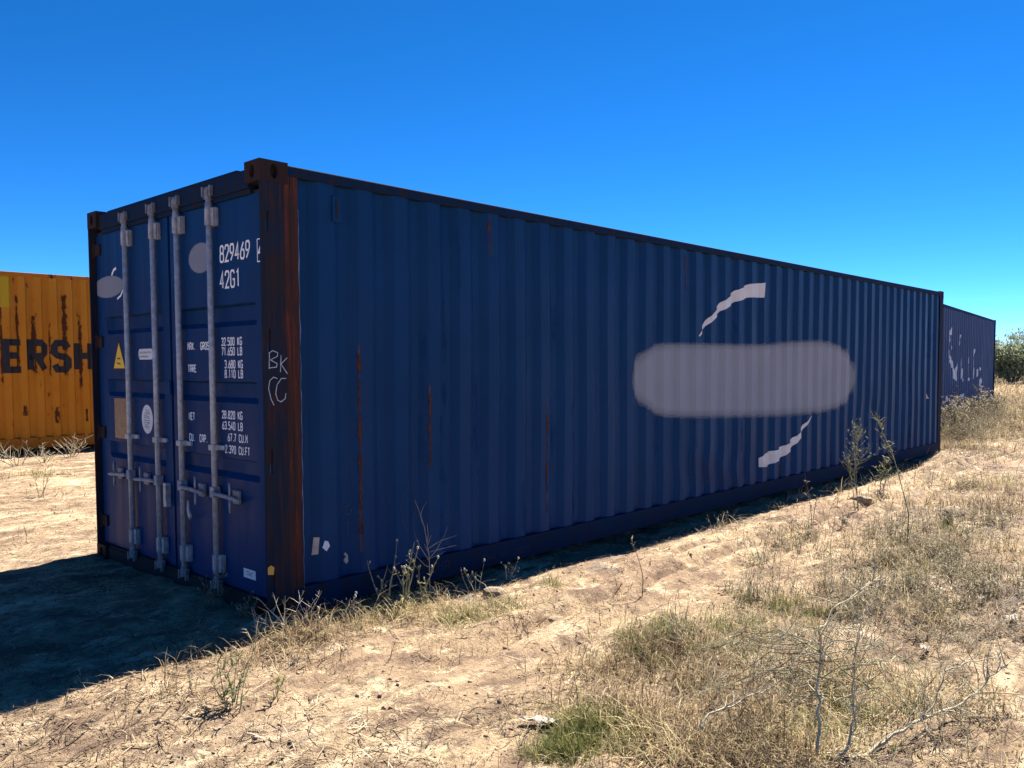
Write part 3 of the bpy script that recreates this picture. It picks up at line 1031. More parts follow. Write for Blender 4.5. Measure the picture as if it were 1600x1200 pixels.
# curve of the printed arc: smooth outlines, the sheet's folds give the steps
a1 = smooth_swoosh([(4.64, 1.72), (4.85, 1.90), (5.10, 2.06), (5.40, 2.20), (5.70, 2.285), (6.02, 2.317)], [(4.66, 1.715), (4.86, 1.845), (5.10, 1.975), (5.40, 2.085), (5.70, 2.145), (6.005, 2.160)])
a2 = smooth_swoosh([(5.96, .43), (6.05, .478), (6.35, .492), (6.65, .545), (6.95, .655), (7.12, .76), (7.256, .845)], [(5.965, .335), (6.12, .328), (6.42, .372), (6.72, .462), (6.98, .60), (7.14, .735), (7.262, .838)])
conform('swoosh_print', [a1], foldsB, depB, side, M['white_worn'], blue, .006, wobble=dent, zcuts=zc)
conform('swoosh_print', [a2], foldsB, depB, side, M['white_worn'], blue, .006, wobble=dent, zcuts=zc)
rs2 = random.Random(11)
for i in range(26):
    u = rs2.uniform(.35, 11.8); z1_ = rs2.uniform(.6, 2.45); hh_ = rs2.uniform(.3, 1.3); wd_ = rs2.uniform(.03, .12)
    conform('scuff', None, foldsB, depB, side, M['scuff'], blue, .0022, cover=strip(u - wd_, u + wd_, max(.17, z1_ - hh_), z1_), wobble=dent, zcuts=zc)
for (u, z0_, z1_, wd_) in ((.664, .26, 1.62, .035), (1.235, .70, 1.34, .035), (2.42, .2, 1.2, .03), (3.9, .17, .6, .04), (5.6, .17, .55, .05), (7.9, .17, .7, .04), (9.6, .2, .5, .05), (4.4, 2.1, 2.5, .03), (1.8, 2.2, 2.5, .04), (10.4, .3, 1.4, .025), (6.5, .17, .4, .06)):
    conform('rust_streak', None, foldsB, depB, side, M['rust_run_blue'], blue, .0027, cover=strip(u - wd_, u + wd_, z0_, z1_), wobble=dent, zcuts=zc)
# little warning triangle near the far end
conform('warning_sticker', [[(11.44, .89), (11.53, 1.05), (11.62, .89)]], foldsB, depB, side, M['tan_sticker'], blue, .004, wobble=dent)
# vent box below the top rail
vb = MB().box(.475, .535, .002, .0495, 2.30, 2.455, .004)
vent = vb.build('vent', M['blue'], blue)
MB().box(.498, .512, -.0006, .0016, 2.325, 2.435).build('vent_slot', M['dark'], vent)
# stickers low on the side
def on_side(u0, z0, d=None):
    return lambda a, b, l: (u0 + a, (depB(u0 + a) + dent(u0 + a, z0 + b)[1] if d is None else d) - l, z0 + b)
conform('paper_sticker', [[(.318, .335), (.352, .338), (.360, .438), (.330, .440)]], foldsB, depB, side, M['tan_sticker'], blue, .004, wobble=dent)
conform('paper_sticker', [[(.372, .375), (.400, .350), (.424, .378), (.412, .408), (.388, .415)]], foldsB, depB, side, M['sticker'], blue, .004, wobble=dent)
conform('paper_scrap', [[(.545, .265), (.565, .238), (.580, .25), (.578, .29), (.560, .312), (.548, .30), (.566, .285)]], foldsB, depB, side, M['tan_sticker'], blue, .004, wobble=dent)
obj('amber_tag', [(.004, .0005, .285), (.040, .0005, .278), (.046, .0005, .318), (.026, .0005, .335), (.004, .0005, .325)], [(0, 1, 2, 3, 4)], M['amber'], blue)
# chalk marks: BK CO on the post
pl = lambda a, b, l: (a, .001 - l, b)
strokes_on('chalk_mark', [
    [(.036, 1.438), (.038, 1.49), (.040, 1.528)], [(.034, 1.525), (.060, 1.540), (.092, 1.528), (.088, 1.508), (.044, 1.488)], [(.044, 1.488), (.086, 1.468), (.082, 1.448), (.038, 1.444)],
    [(.106, 1.420), (.112, 1.515)], [(.150, 1.500), (.110, 1.465)], [(.110, 1.465), (.150, 1.410)]], .0045, pl, M['chalk'], blue)
strokes_on('chalk_mark', [
    [(.086, 1.384), (.062, 1.392), (.038, 1.372), (.030, 1.330), (.044, 1.270), (.062, 1.235)],
    [(.142, 1.384), (.112, 1.384), (.084, 1.350), (.074, 1.300), (.086, 1.262), (.108, 1.252), (.134, 1.270), (.138, 1.300)]], .0045, pl, M['chalk'], blue)
# faint scrawls on wall and rail
strokes_on('chalk_mark', [
    [(.0, .0), (-.03, .08), (-.045, .16), (-.03, .24), (.02, .29), (.08, .28), (.11, .22), (.11, .14), (.08, .07), (.05, .03)], [(.0, .33), (.05, .35), (.1, .33)]], .004, on_side(1.02, .37), M['chalk_faint'], blue, .006)
strokes_on('chalk_mark', [[(0, 0), (.0, .06)], [(0, .06), (.03, .07), (.035, .04), (.005, .025)], [(.10, .06), (.07, .05), (.07, .01), (.10, .0), (.11, .03), (.09, .03)],
                          [(.01, -.05), (.012, -.12)], [(.03, -.05), (.032, -.12)], [(.06, -.05), (.09, -.05), (.075, -.13)]], .0045, on_side(.50, .54), M['chalk_faint'], blue, .006)
rail = lambda u0, z0: (lambda a, b, l: (u0 + a, .001 - l, z0 + b))
M['chalk_pink'] = plain('pale_scrawl', (.035, .035, .055), .95, 0, .3, 50)
for i, wd_ in enumerate(('CMA', 'SM', '0823')):
    text_on('chalk_mark', wd_, .047, .032, .040, .0042, rail(1.70 + (0, .188, .329)[i], .055), M['chalk_pink'], blue, .002)
text_on('chalk_mark', 'CMA', .06, .04, .05, .0042, rail(1.22, .075), M['chalk_pink'], blue, .002)

# ------------------------------------------------------------------ SECOND BLUE CONTAINER, behind
blue2 = empty('shipping_container', (12.72, .70, .07), math.radians(7.0))
tag(blue2, 'faded blue container with peeling white lettering, beyond the far end of the large one', 'container')
folds2, dep2 = make_profile(.2815, .3, .10, .060, .036, .010)
container_body(blue2, M['blue_faded'], M['rail'], M['rail'], M['rail'], (folds2, dep2), None, False, 4)
def blob(u, z, wu, wz, n=9, jit=.35, lean=0.0):
    return [(u + wu * math.cos(2 * math.pi * k / n) * random.uniform(1 - jit, 1) + lean * wz * math.sin(2 * math.pi * k / n), z + wz * math.sin(2 * math.pi * k / n) * random.uniform(1 - jit, 1)) for k in range(n)]
# flaking letters (positions along the side in metres)
peel = [(4.55, 2.05, .22, .13, .5), (4.35, 1.85, .12, .16, .3), (4.62, 1.70, .12, .07, 0), (5.75, 1.90, .10, .16, .6),
        (4.35, 1.55, .16, .12, -.6), (4.62, 1.38, .2, .16, -.8), (4.98, 1.15, .2, .2, -.7), (5.40, 1.30, .10, .22, .6), (5.30, 1.05, .08, .15, -.4),
        (6.0, 1.35, .10, .22, 0), (6.12, 1.12, .14, .22, .1), (6.3, .98, .2, .07, 0), (7.1, 1.42, .10, .13, .2), (7.15, 1.16, .09, .24, 0), (7.2, .98, .2, .07, .3),
        (8.0, 1.38, .12, .22, 0), (8.05, 1.10, .10, .26, 0), (8.0, 1.62, .2, .14, .4), (8.7, 1.10, .22, .14, .5), (9.2, 1.2, .14, .06, 0), (9.3, .85, .26, .16, .5), (9.5, .65, .12, .12, .4),
        (4.2, .60, .14, .07, .4), (4.9, .46, .28, .16, .5), (6.3, .60, .3, .08, .2), (4.6, .20, .26, .14, .2), (3.75, 1.25, .05, .25, 0), (3.8, .7, .06, .2, .2)]
for q in peel:
    conform('flaking_paint', [blob(q[0], q[1], q[2], q[3], 10, .45, q[4])], folds2, dep2, side, M['peel'], blue2, .004)

# ------------------------------------------------------------------ ORANGE CONTAINER, left
OX, OY, OZ = -7.2, 9.35, .235
orange = empty('shipping_container', (OX, OY, OZ))
tag(orange, 'rusty orange container with big black letters, left of the blue doors', 'container')
OP = .213
foldsO, depO = make_profile(OP, 8.62, .085, .030, .038, .010)
container_body(orange, M['orange'], M['orail'], M['orail'], M['orail'], (foldsO, depO), None, False, 6)
# rust runs on the ribs: real patches of lifted, rusted paint
M['rust'] = plain('flaked_rust', (.05, .017, .010), .95, 0, .5, 40)
rr_ = random.Random(3)
for k in range(-14, 14):
    base = 8.62 + k * OP - .064
    zt = rr_.uniform(1.9, 2.42)
    zb = rr_.uniform(.75, 1.15)
    wd_ = rr_.uniform(.05, .12)
    conform('rust_streak', None, foldsO, depO, side, M['rust_run'], orange, .003, cover=strip(base - wd_ / 2, base + wd_ / 2, zb, zt))
    if k % 2:
        w2 = rr_.uniform(.06, .16); zc2 = rr_.uniform(.40, .80)
        conform('rust_streak', None, foldsO, depO, side, M['rust_run'], orange, .0036, cover=strip(base + .06 - w2 / 2, base + .06 + w2 / 2, zc2 - rr_.uniform(.06, .2), zc2 + .1))
# black lettering
def letters_on_wall(s, u0, z0, adv, cw, ch, wd, fo, de, mat, parent):
    """block letters as closed outlines laid over the corrugation, one part per letter"""
    u = u0
    for chh in s:
        quads = []
        for q, k in text_quads(chh, adv, cw, ch, wd):
            bm_l = [(u + p[0], z0 + p[1]) for p in q]
            quads.append((bm_l, k))
        mbv = []; mbf = []
        for ql, k in quads:
            o = conform('tmp', [ql], fo, de, side, mat, None, .005 + k * .0006)
            me = o.data
            b = len(mbv)
            mbv += [tuple(x.co) for x in me.vertices]
            mbf += [tuple(i + b for i in pg.vertices) for pg in me.polygons]
            bpy.data.objects.remove(o); bpy.data.meshes.remove(me)
        obj('letter', mbv, mbf, mat, parent)
        u += adv
letters_on_wall('ERSH', 1.405 - OX, 1.405 - OZ, .322, .190, .395, .095, foldsO, depO, M['black'], orange)
conform('paint_patch', [[(1.0 - OX, 2.30 - OZ), (1.49 - OX, 2.30 - OZ), (1.49 - OX, 2.74 - OZ), (1.0 - OX, 2.74 - OZ)]], foldsO, depO, side, M['yellow_patch'], orange, .004)

# ------------------------------------------------------------------ grass, straw, clods (stuff)
CONT = [(np.array([0, 0]), 0.0), (np.array([12.72, .70]), math.radians(7)), (np.array([OX, OY]), 0.0)]
def outside(x, y, pad=.03):
    ok = (track(x, y) < .35) | (_h(np.floor(x * 997), np.floor(y * 991), 5) < .42)
    for o, a in CONT:
        dx = x - o[0]; dy = y - o[1]
        u = dx * math.cos(a) + dy * math.sin(a); vv = -dx * math.sin(a) + dy * math.cos(a)
        ok &= ~((u > -pad) & (u < L + pad) & (vv > -pad) & (vv < W + pad))
    return ok
def blades(P, az, lean, ln, wd, curl=.35, face=None):
    """5-vertex blades: P (n,3) base, az heading, lean from vertical, length, width"""
    n = len(P)
    hx, hy = np.cos(az), np.sin(az)
    d1 = np.stack([hx * np.sin(lean), hy * np.sin(lean), np.cos(lean)], -1)
    l2 = np.clip(lean + curl, 0, 1.62)
    d2 = np.stack([hx * np.sin(l2), hy * np.sin(l2), np.cos(l2)], -1)
    fa = az + math.pi / 2 if face is None else face
    s = np.stack([np.cos(fa), np.sin(fa), np.zeros(n)], -1) * (wd / 2)[:, None]
    mid = P + d1 * (ln * .5)[:, None]
    tip = mid + d2 * (ln * .5)[:, None]
    V = np.stack([P - s, P + s, mid - s * .8, mid + s * .8, tip], 1).reshape(-1, 3)
    b = np.arange(n)[:, None] * 5
    Q = b + np.array([[0, 1, 3, 2]]); T = b + np.array([[2, 3, 4]])
    return V, Q, T
def blade_obj(name, P, az, lean, ln, wd, rnd, mat, curl=.35, parent=None, face=None):
    V, Q, T = blades(P, az, lean, ln, wd, curl, face)
    return big_mesh(name, V, Q, T, mat, parent, {'rnd': np.repeat(rnd, 5)})
def blades4(P, az, lean, ln, wd, curl, seg=3, clamp=True):
    """curved, wandering blades that droop on to the soil"""
    n = len(P)
    p = P.copy(); a = az.copy(); l = lean.copy()
    rows = []
    for k in range(seg + 1):
        sd_ = np.stack([-np.sin(a), np.cos(a), np.zeros(n)], -1) * (wd / 2 * (1 - .55 * k / seg))[:, None]
        if k < seg:
            rows += [p - sd_, p + sd_]
        else:
            rows += [p]
        d = np.stack([np.cos(a) * np.sin(l), np.sin(a) * np.sin(l), np.cos(l)], -1)
        p = p + d * (ln / seg)[:, None]
        if clamp:
            p[:, 2] = np.maximum(p[:, 2], H(p[:, 0], p[:, 1]) + .002)
        l = np.clip(l + curl / seg * (.5 + rng.random(n)), 0, 1.9)
        a = a + rng.normal(0, .35, n)
    m_ = 2 * seg + 1
    V = np.stack(rows, 1).reshape(-1, 3)
    b = np.arange(n)[:, None] * m_
    Q = np.concatenate([b + np.array([[2 * k, 2 * k + 1, 2 * k + 3, 2 * k + 2]]) for k in range(seg - 1)])
    T = b + np.array([[2 * seg - 2, 2 * seg - 1, 2 * seg]])
    return V, Q, T, m_
def blade4_obj(name, P, az, lean, ln, wd, rnd, mat, curl=1.0, seg=3):
    V, Q, T, m_ = blades4(P, az, lean, ln, wd, curl, seg)
    return big_mesh(name, V, Q, T, mat, None, {'rnd': np.repeat(rnd, m_)})
def scatter_radial(n, rmin, rmax, power=1.0, a0=-75, a1=75):
    """points round the camera, denser nearby"""
    r = rmin + (rmax - rmin) * rng.random(n) ** power
    a = math.atan2(FWD[1], FWD[0]) + np.radians(a0 + (a1 - a0) * rng.random(n))
    return CAM[0] + r * np.cos(a), CAM[1] + r * np.sin(a)

# straw litter lying on the soil
x, y = scatter_radial(420000, 1.2, 34, 1.65)
dens = fbm(x * .9, y * .9, 3, 51) * .55 + fbm(x * 3.5, y * 3.5, 2, 77) * .6
keep = (dens > .50) & outside(x, y, -.02) & (rng.random(len(x)) < .8)
x, y = x[keep], y[keep]
n = len(x)
dist = np.hypot(x - CAM[0], y - CAM[1])
P = np.stack([x, y, H(x, y) + .002 + .012 * rng.random(n)], -1)
sz = 1 + dist * .05
rs_ = np.clip((fbm(x * 1.4, y * 1.4, 3, 131) - .30) * 1.3 + rng.normal(0, .34, n), 0, 1)
blade_obj('straw_litter', P, rng.random(n) * 6.283, 1.30 + .32 * rng.random(n), (.025 + .12 * rng.random(n) ** 2.5) * sz, (.0022 + .0042 * rng.random(n) ** 2) * sz, rs_, M['straw'], curl=.15, face=rng.random(n) * 6.28)
tag(bpy.data.objects['straw_litter'], 'broken straw and dry stalks lying over the sandy ground', 'straw', kind='stuff')

x, y = scatter_radial(150000, 5, 34, 1.3, -48, -6)
keep = outside(x, y, -.02) & (fbm(x * .7, y * .7, 3, 151) > .40)
x, y = x[keep], y[keep]
n = len(x)
dist = np.hypot(x - CAM[0], y - CAM[1])
P = np.stack([x, y, H(x, y) + .004 + .02 * rng.random(n)], -1)
sz = .7 + dist * .09
rs_ = np.clip((fbm(x * .9, y * .9, 3, 171) - .34) * 1.1 + rng.normal(0, .22, n), 0, 1)
blade_obj('dead_litter', P, rng.random(n) * 6.283, 1.1 + .5 * rng.random(n), (.03 + .10 * rng.random(n) ** 2) * sz, (.0025 + .003 * rng.random(n)) * sz, rs_, M['straw'], curl=.25, face=rng.random(n) * 6.28)
tag(bpy.data.objects['dead_litter'], 'grey-brown dead stalks matted over the right-hand slope', 'litter', kind='stuff')

# tufts of dry grass
def tufts(cx, cy, per, spread, hmin, hmax, wd, lean=.55):
    n = len(cx) * per
    bx = np.repeat(cx, per) + rng.normal(0, 1, n) * np.repeat(spread, per)
    by = np.repeat(cy, per) + rng.normal(0, 1, n) * np.repeat(spread, per)
    ok = outside(bx, by, .01)
    hh = np.repeat(hmin + (hmax - hmin) * rng.random(len(cx)), per) * (.45 + .75 * rng.random(n))
    bx, by, hh = bx[ok], by[ok], hh[ok]
    n = len(bx)
    P = np.stack([bx, by, H(bx, by) - .004], -1)
    return P, rng.random(n) * 6.283, np.abs(rng.normal(0, lean, n)).clip(0, 1.52), hh, wd * (.7 + .6 * rng.random(n)), n

def patch_centres(spots):
    cx = []; cy = []
    for (u, v, r, k) in spots:
        gx_, gy_, _ = gp(u, v)
        a = rng.random(k) * 6.283; q = r * np.abs(rng.normal(0, .72, k))
        cx.append(gx_ + q * np.cos(a)); cy.append(gy_ + q * np.sin(a))
    return np.concatenate(cx), np.concatenate(cy)

dry_spots = [(640, 955, .28, 60), (720, 958, .26, 50), (560, 970, .25, 56), (490, 990, .18, 36), (800, 955, .22, 34), (470, 1005, .18, 20), (1010, 1010, .30, 60), (940, 1050, .25, 50),
             (1100, 1060, .35, 90), (1180, 1120, .34, 75), (1080, 1170, .38, 80), (1200, 1000, .45, 70), (1320, 1060, .40, 90), (1440, 1100, .35, 60), (1450, 980, .5, 60), (1240, 1180, .3, 70), (1150, 1190, .25, 60),
             (1010, 1130, .25, 50), (940, 1110, .2, 30), (1290, 930, .5, 40), (1400, 880, .8, 70), (1240, 850, .6, 50), (1500, 850, .8, 60), (1380, 780, 1.0, 60), (1500, 760, 1.4, 100), (1560, 800, 1.0, 50),
             (260, 1080, .3, 8), (330, 1040, .3, 12), (700, 1010, .4, 20), (900, 960, .4, 16), (1500, 700, 2.2, 180), (1560, 680, 2.0, 170), (1500, 660, 2.5, 260), (1570, 640, 3.5, 360), (1590, 620, 5, 340)]
cx, cy = patch_centres(dry_spots)
dcam = np.hypot(cx - CAM[0], cy - CAM[1])
near = dcam < 7.5
P1 = tufts(cx[near], cy[near], 13, .04 + .07 * rng.random(near.sum()), .06, .22, .0038, .95)
far = ~near
P2 = tufts(cx[far], cy[far], 20, .06 + .10 * rng.random(far.sum()), .10, .28, .0065, .85)
x, y = scatter_radial(2600, 2, 26, 1.2, -60, 60)
k = fbm(x * .8, y * .8, 3, 91) > .50
P3 = tufts(x[k], y[k], 14, .03 + .06 * rng.random(k.sum()), .03, .12, .003, 1.1)
x, y = scatter_radial(9000, 20, 70, 1.2, -46, -8)
P4 = tufts(x, y, 12, .3 + .3 * rng.random(len(x)), .15, .36, .025, .7)
Pk = [np.concatenate([q[i] for q in (P1, P2, P3, P4)]) for i in range(5)]
nk = len(Pk[0])
patchy = fbm(Pk[0][:, 0] * 1.6, Pk[0][:, 1] * 1.6, 3, 61)
rk = np.clip((patchy - .10) * 1.0 + rng.normal(0, .30, nk), 0, 1)
blade4_obj('dry_grass', *Pk, rk, M['drygrass'], 1.5)
tag(bpy.data.objects['dry_grass'], 'tufts of parched yellow grass growing over the sandy ground', 'grass', kind='stuff')

# green grass patches
gs = [(735, 966, .14, 30), (790, 954, .16, 40), (700, 972, .10, 18), (905, 1145, .13, 60), (880, 1172, .12, 46), (950, 1130, .10, 24), (865, 915, .07, 12), (1040, 985, .16, 26), (1000, 1005, .16, 18), (1020, 1030, .2, 20),
      (1210, 948, .22, 26), (1290, 960, .16, 20), (1130, 985, .16, 18), (1400, 850, .4, 20), (1480, 830, .5, 26), (1440, 890, .4, 20), (990, 1160, .14, 12), (60, 740, .35, 16), (1330, 1120, .2, 24), (1250, 1140, .2, 20), (1120, 1010, .2, 20), (1180, 980, .3, 20)]
cx, cy = patch_centres(gs)
Pg = tufts(cx, cy, 24, .02 + .03 * rng.random(len(cx)), .04, .12, .0028, .75)
blade4_obj('green_grass', *Pg[:5], rng.random(Pg[5]), M['greengrass'], .9)
tag(bpy.data.objects['green_grass'], 'low patches of yellow-green living grass among the straw', 'grass', kind='stuff')

# low grey-green scrub: many wiry stems with small leaves
ss = [(1225, 860, .40, 46), (1260, 840, .35, 30), (1390, 880, .55, 60), (1420, 920, .45, 50), (1470, 870, .55, 60), (1510, 900, .45, 46), (1530, 930, .3, 26), (1400, 840, .5, 30), (1480, 820, .6, 50), (1550, 820, .6, 30),
      (1190, 880, .25, 22), (1180, 930, .25, 18), (1340, 960, .35, 26), (1450, 950, .35, 30), (1500, 760, .9, 26), (1370, 930, .3, 24), (1492, 688, .9, 60), (1512, 676, .9, 70), (1540, 662, 1.0, 70), (1556, 652, 1.2, 50), (1060, 1010, .2, 10), (1250, 1050, .3, 16)]
cx, cy = patch_centres(ss)
dcam = np.hypot(cx - CAM[0], cy - CAM[1])
sel = rng.random(len(cx)) < np.where(dcam > 14, 1, .62)
cx, cy, dcam = cx[sel], cy[sel], dcam[sel]
per = 10
n = len(cx) * per
h0 = np.repeat(.08 + .17 * rng.random(len(cx)) + np.where(dcam > 14, .35, 0), per) * (.6 + .6 * rng.random(n))
bx = np.repeat(cx, per) + rng.normal(0, .02, n); by = np.repeat(cy, per) + rng.normal(0, .02, n)
ok = outside(bx, by, .02); bx, by, h0 = bx[ok], by[ok], h0[ok]; n = len(bx)
az = rng.random(n) * 6.283; ln_ = np.abs(rng.normal(0, .7, n)).clip(0, 1.4)
base = np.stack([bx, by, H(bx, by) - .005], -1)
dsc = 1 + np.repeat(dcam, per)[ok] * .05
S = blades(base, az, ln_, h0, .0022 * dsc, .2)
per2 = 6
m_ = n * per2
tt = .25 + .75 * rng.random(m_)
dirv = np.stack([np.cos(az) * np.sin(ln_ + .1), np.sin(az) * np.sin(ln_ + .1), np.cos(ln_ + .1)], -1)
lp = np.repeat(base, per2, 0) + np.repeat(dirv * h0[:, None], per2, 0) * tt[:, None] * .95
Lf = blades(lp, rng.random(m_) * 6.283, .3 + 1.0 * rng.random(m_), (.010 + .022 * rng.random(m_)) * np.repeat(dsc, per2), (.0022 + .003 * rng.random(m_)) * np.repeat(dsc, per2), .3)
o0 = len(S[0])
rn = np.concatenate([np.repeat(rng.random(n) * .6, 5), np.repeat(rng.random(m_), 5)])
scrub = big_mesh('low_scrub', np.concatenate([S[0], Lf[0]]), np.concatenate([S[1], Lf[1] + o0]), np.concatenate([S[2], Lf[2] + o0]), M['scrub'], None, {'rnd': rn})
tag(scrub, 'low grey-green scrub and dried weeds covering the right-hand ground', 'scrub', kind='stuff')

# clods and pebbles
x, y = scatter_radial(30000, 1.5, 20, 1.6, -55, 55)
k = (fbm(x * 1.3, y * 1.3, 3, 33) > .45) & outside(x, y)
x, y = x[k], y[k]
n = len(x)
oct_v = np.array([(1, 0, 0), (-1, 0, 0), (0, 1, 0), (0, -1, 0), (0, 0, .7), (0, 0, -.7)], float)
oct_f = np.array([(0, 2, 4), (2, 1, 4), (1, 3, 4), (3, 0, 4), (2, 0, 5), (1, 2, 5), (3, 1, 5), (0, 3, 5)])
s = (.0025 + .010 * rng.random(n) ** 7) * (1 + np.hypot(x - CAM[0], y - CAM[1]) * .04)
V = (oct_v[None] * s[:, None, None] * (.55 + .9 * rng.random((n, 6, 3)))) + np.stack([x, y, H(x, y) + s * .2], -1)[:, None]
F = oct_f[None] + np.arange(n)[:, None, None] * 6
cl = big_mesh('soil_clods', V.reshape(-1, 3), None, F.reshape(-1, 3), M['clod'])
tag(cl, 'crumbs of dry soil and small pebbles over the ground', 'gravel', kind='stuff')

# dark crumbs of rotted leaf and bark, in drifts
x, y = scatter_radial(60000, 1.5, 16, 1.6, -52, 52)
k = (fbm(x * 1.8, y * 1.8, 4, 203) > .53) & outside(x, y)
x, y = x[k], y[k]
n = len(x)
P = np.stack([x, y, H(x, y) + .004 + .006 * rng.random(n)], -1)
crumb = blade_obj('leaf_crumbs', P, rng.random(n) * 6.283, 1.1 + .5 * rng.random(n), .008 + .022 * rng.random(n) ** 2, .005 + .008 * rng.random(n), np.clip(rng.random(n) * .55, 0, 1), M['straw'], curl=.3, face=rng.random(n) * 6.28)
tag(crumb, 'drifts of dark leaf and bark crumbs on the sand', 'litter', kind='stuff')

# ------------------------------------------------------------------ single plants
def bent(p0, d, ln, n, r, wob, droop=0.0):
    """wandering stem"""
    p = Vector(p0); d = Vector(d).normalized()
    out = [p.copy()]; rad = [r]
    for i in range(n):
        d = (d + Vector((random.gauss(0, wob), random.gauss(0, wob), random.gauss(0, wob) - droop))).normalized()
        p = p + d * (ln / n)
        out.append(p.copy()); rad.append(r * (1 - .75 * (i + 1) / n))
    return out, rad
def plant(name, label, cat, pos, h, stems, spread, branches, blen, leaves, leaf_len, stem_mat, leaf_mat, r=.004, group=None, heads=0, bangle=.9, leafw=.25, first=.25):
    """weed: separate stems with side shoots, and leaves along them"""
    t = empty(name, pos)
    tag(t, label, cat, group)
    LP = []; LD = []
    hd = MB()
    for s in range(stems):
        a = random.uniform(0, 6.28)
        d = Vector((math.cos(a) * spread * random.random(), math.sin(a) * spread * random.random(), 1))
        mb = MB()
        hh = h * random.uniform(.6, 1.0) if s else h
        pts, rad = bent((math.cos(a) * .012 * min(s, 3), math.sin(a) * .012 * min(s, 3), -.02), d, hh, 7, r, .09)
        mb.tube(pts, rad, 5)
        for b in range(branches):
            q = random.uniform(first, .95)
            k = q * (len(pts) - 1); i = int(k)
            p = pts[i].lerp(pts[min(i + 1, len(pts) - 1)], k - i)
            an = random.uniform(0, 6.28)
            bd = Vector((math.cos(an) * bangle, math.sin(an) * bangle, random.uniform(.4, 1.0)))
            bp, br = bent(p, bd, blen * (1.25 - q) * random.uniform(.6, 1.2), 4, r * .55, .12)
            mb.tube(bp, br, 4)
            for _ in range(leaves):
                i = random.randrange(1, len(bp)); LP.append(bp[i]); LD.append(random.uniform(0, 6.28))
            if random.random() < heads:
                hd.tube([bp[-1], bp[-1] + Vector((0, 0, .006)), bp[-1] + Vector((0, 0, .014))], [.003, .006, .002], 6)
        for _ in range(leaves * 2):
            i = random.randrange(1, len(pts)); LP.append(pts[i]); LD.append(random.uniform(0, 6.28))
        if heads and random.random() < heads:
            hd.tube([pts[-1], pts[-1] + Vector((0, 0, .008)), pts[-1] + Vector((0, 0, .018))], [.003, .008, .004], 6)
        mb.build('stem', stem_mat, t)
    if LP and leaves:
        LPn = np.array([tuple(p) for p in LP]); m_ = len(LPn)
        ll = leaf_len * (.5 + .8 * rng.random(m_))
        blade_obj('leaves', LPn, np.array(LD), .4 + .9 * rng.random(m_), ll, ll * leafw, rng.random(m_), leaf_mat, .4, t)
    if hd.v:
        hd.build('seed_head', M['twig'], t)
    return t
def at(u, v):
    return gp(u, v)

WEEDS = 'weeds standing at the foot of the blue container'
plant('weed', 'leafy green weed alone on bare sand in the left foreground', 'weed', at(368, 1106), .26, 7, .5, 3, .07, 3, .06, M['stem_green'], M['weedgreen'], .003, leafw=.14)
plant('weed', 'small dry seedling left of the lone green weed in the foreground', 'weed', at(303, 1078), .14, 3, .5, 4, .05, 1, .03, M['twig_dark'], M['scrub'], .002)
plant('weed', 'short yellowish seedling right of the lone green weed in the foreground', 'weed', at(428, 1092), .13, 3, .5, 3, .05, 2, .035, M['stem_green'], M['greengrass'], .002)
# clump by the rail
for (u, v, h, st, mt) in ((598, 958, .46, 4, 'stem_green'), (630, 956, .44, 4, 'stem_green'), (654, 946, .34, 4, 'stem_green')):
    plant('weed', {598: 'stubby cut weed stalks with a bent arm, left in the clump by the rail', 630: 'tallest pale-topped weed stalks amid the clump by the rail', 654: 'short weed stalks at the right of the clump by the rail'}[u],
          'weed', at(u, v), h, st, .22, 3, .10, 2, .03, M[mt], M['greengrass'], .0068, WEEDS, heads=.6, first=.4)
plant('weed', 'thin dead weed with slanting side twigs, scratched against the blue wall', 'weed', at(672, 936), .66, 1, .05, 12, .26, 0, .02, M['twig'], None, .0035, WEEDS, bangle=.8, first=.3)
for (u, v, h, lab) in ((545, 968, .17, 'tiny pale dead stalks beside the post, left of the weed clump'), (500, 985, .14, 'lowest dead sprigs right at the rusty post foot'), (745, 930, .24, 'forked dead twig just right of the weed clump'), (795, 908, .18, 'small dead sprig farther right along the shadow edge')):
    plant('dead_weed', lab, 'weed', at(u, v), h, 4, .6, 4, .08, 0, .02, M['twig'], None, .0025, WEEDS, heads=.5)
# at the corner and the doors
plant('dead_weed', 'dark dried weed in front of the right-hand door', 'weed', at(335, 950), .24, 6, .5, 6, .09, 3, .03, M['twig_dark'], M['scrub'], .003)
plant('dead_weed', 'dark dried weed low before the door edge near the post', 'weed', at(385, 965), .16, 6, .7, 5, .08, 3, .03, M['twig_dark'], M['scrub'], .003)
plant('dead_weed', 'bleached branching twigs sprawling at the near corner post', 'weed', at(455, 990), .30, 6, 1.0, 5, .12, 0, .03, M['twig'], None, .0035)
plant('dead_weed', 'bleached twigs at the shadow edge left of the corner post', 'weed', at(405, 1000), .20, 5, 1.0, 4, .09, 0, .03, M['twig'], None, .003)
plant('dead_weed', 'dry sprig standing inside the shadow edge at far left', 'weed', at(125, 1068), .09, 3, .8, 3, .05, 1, .03, M['twig'], M['scrub'], .002)
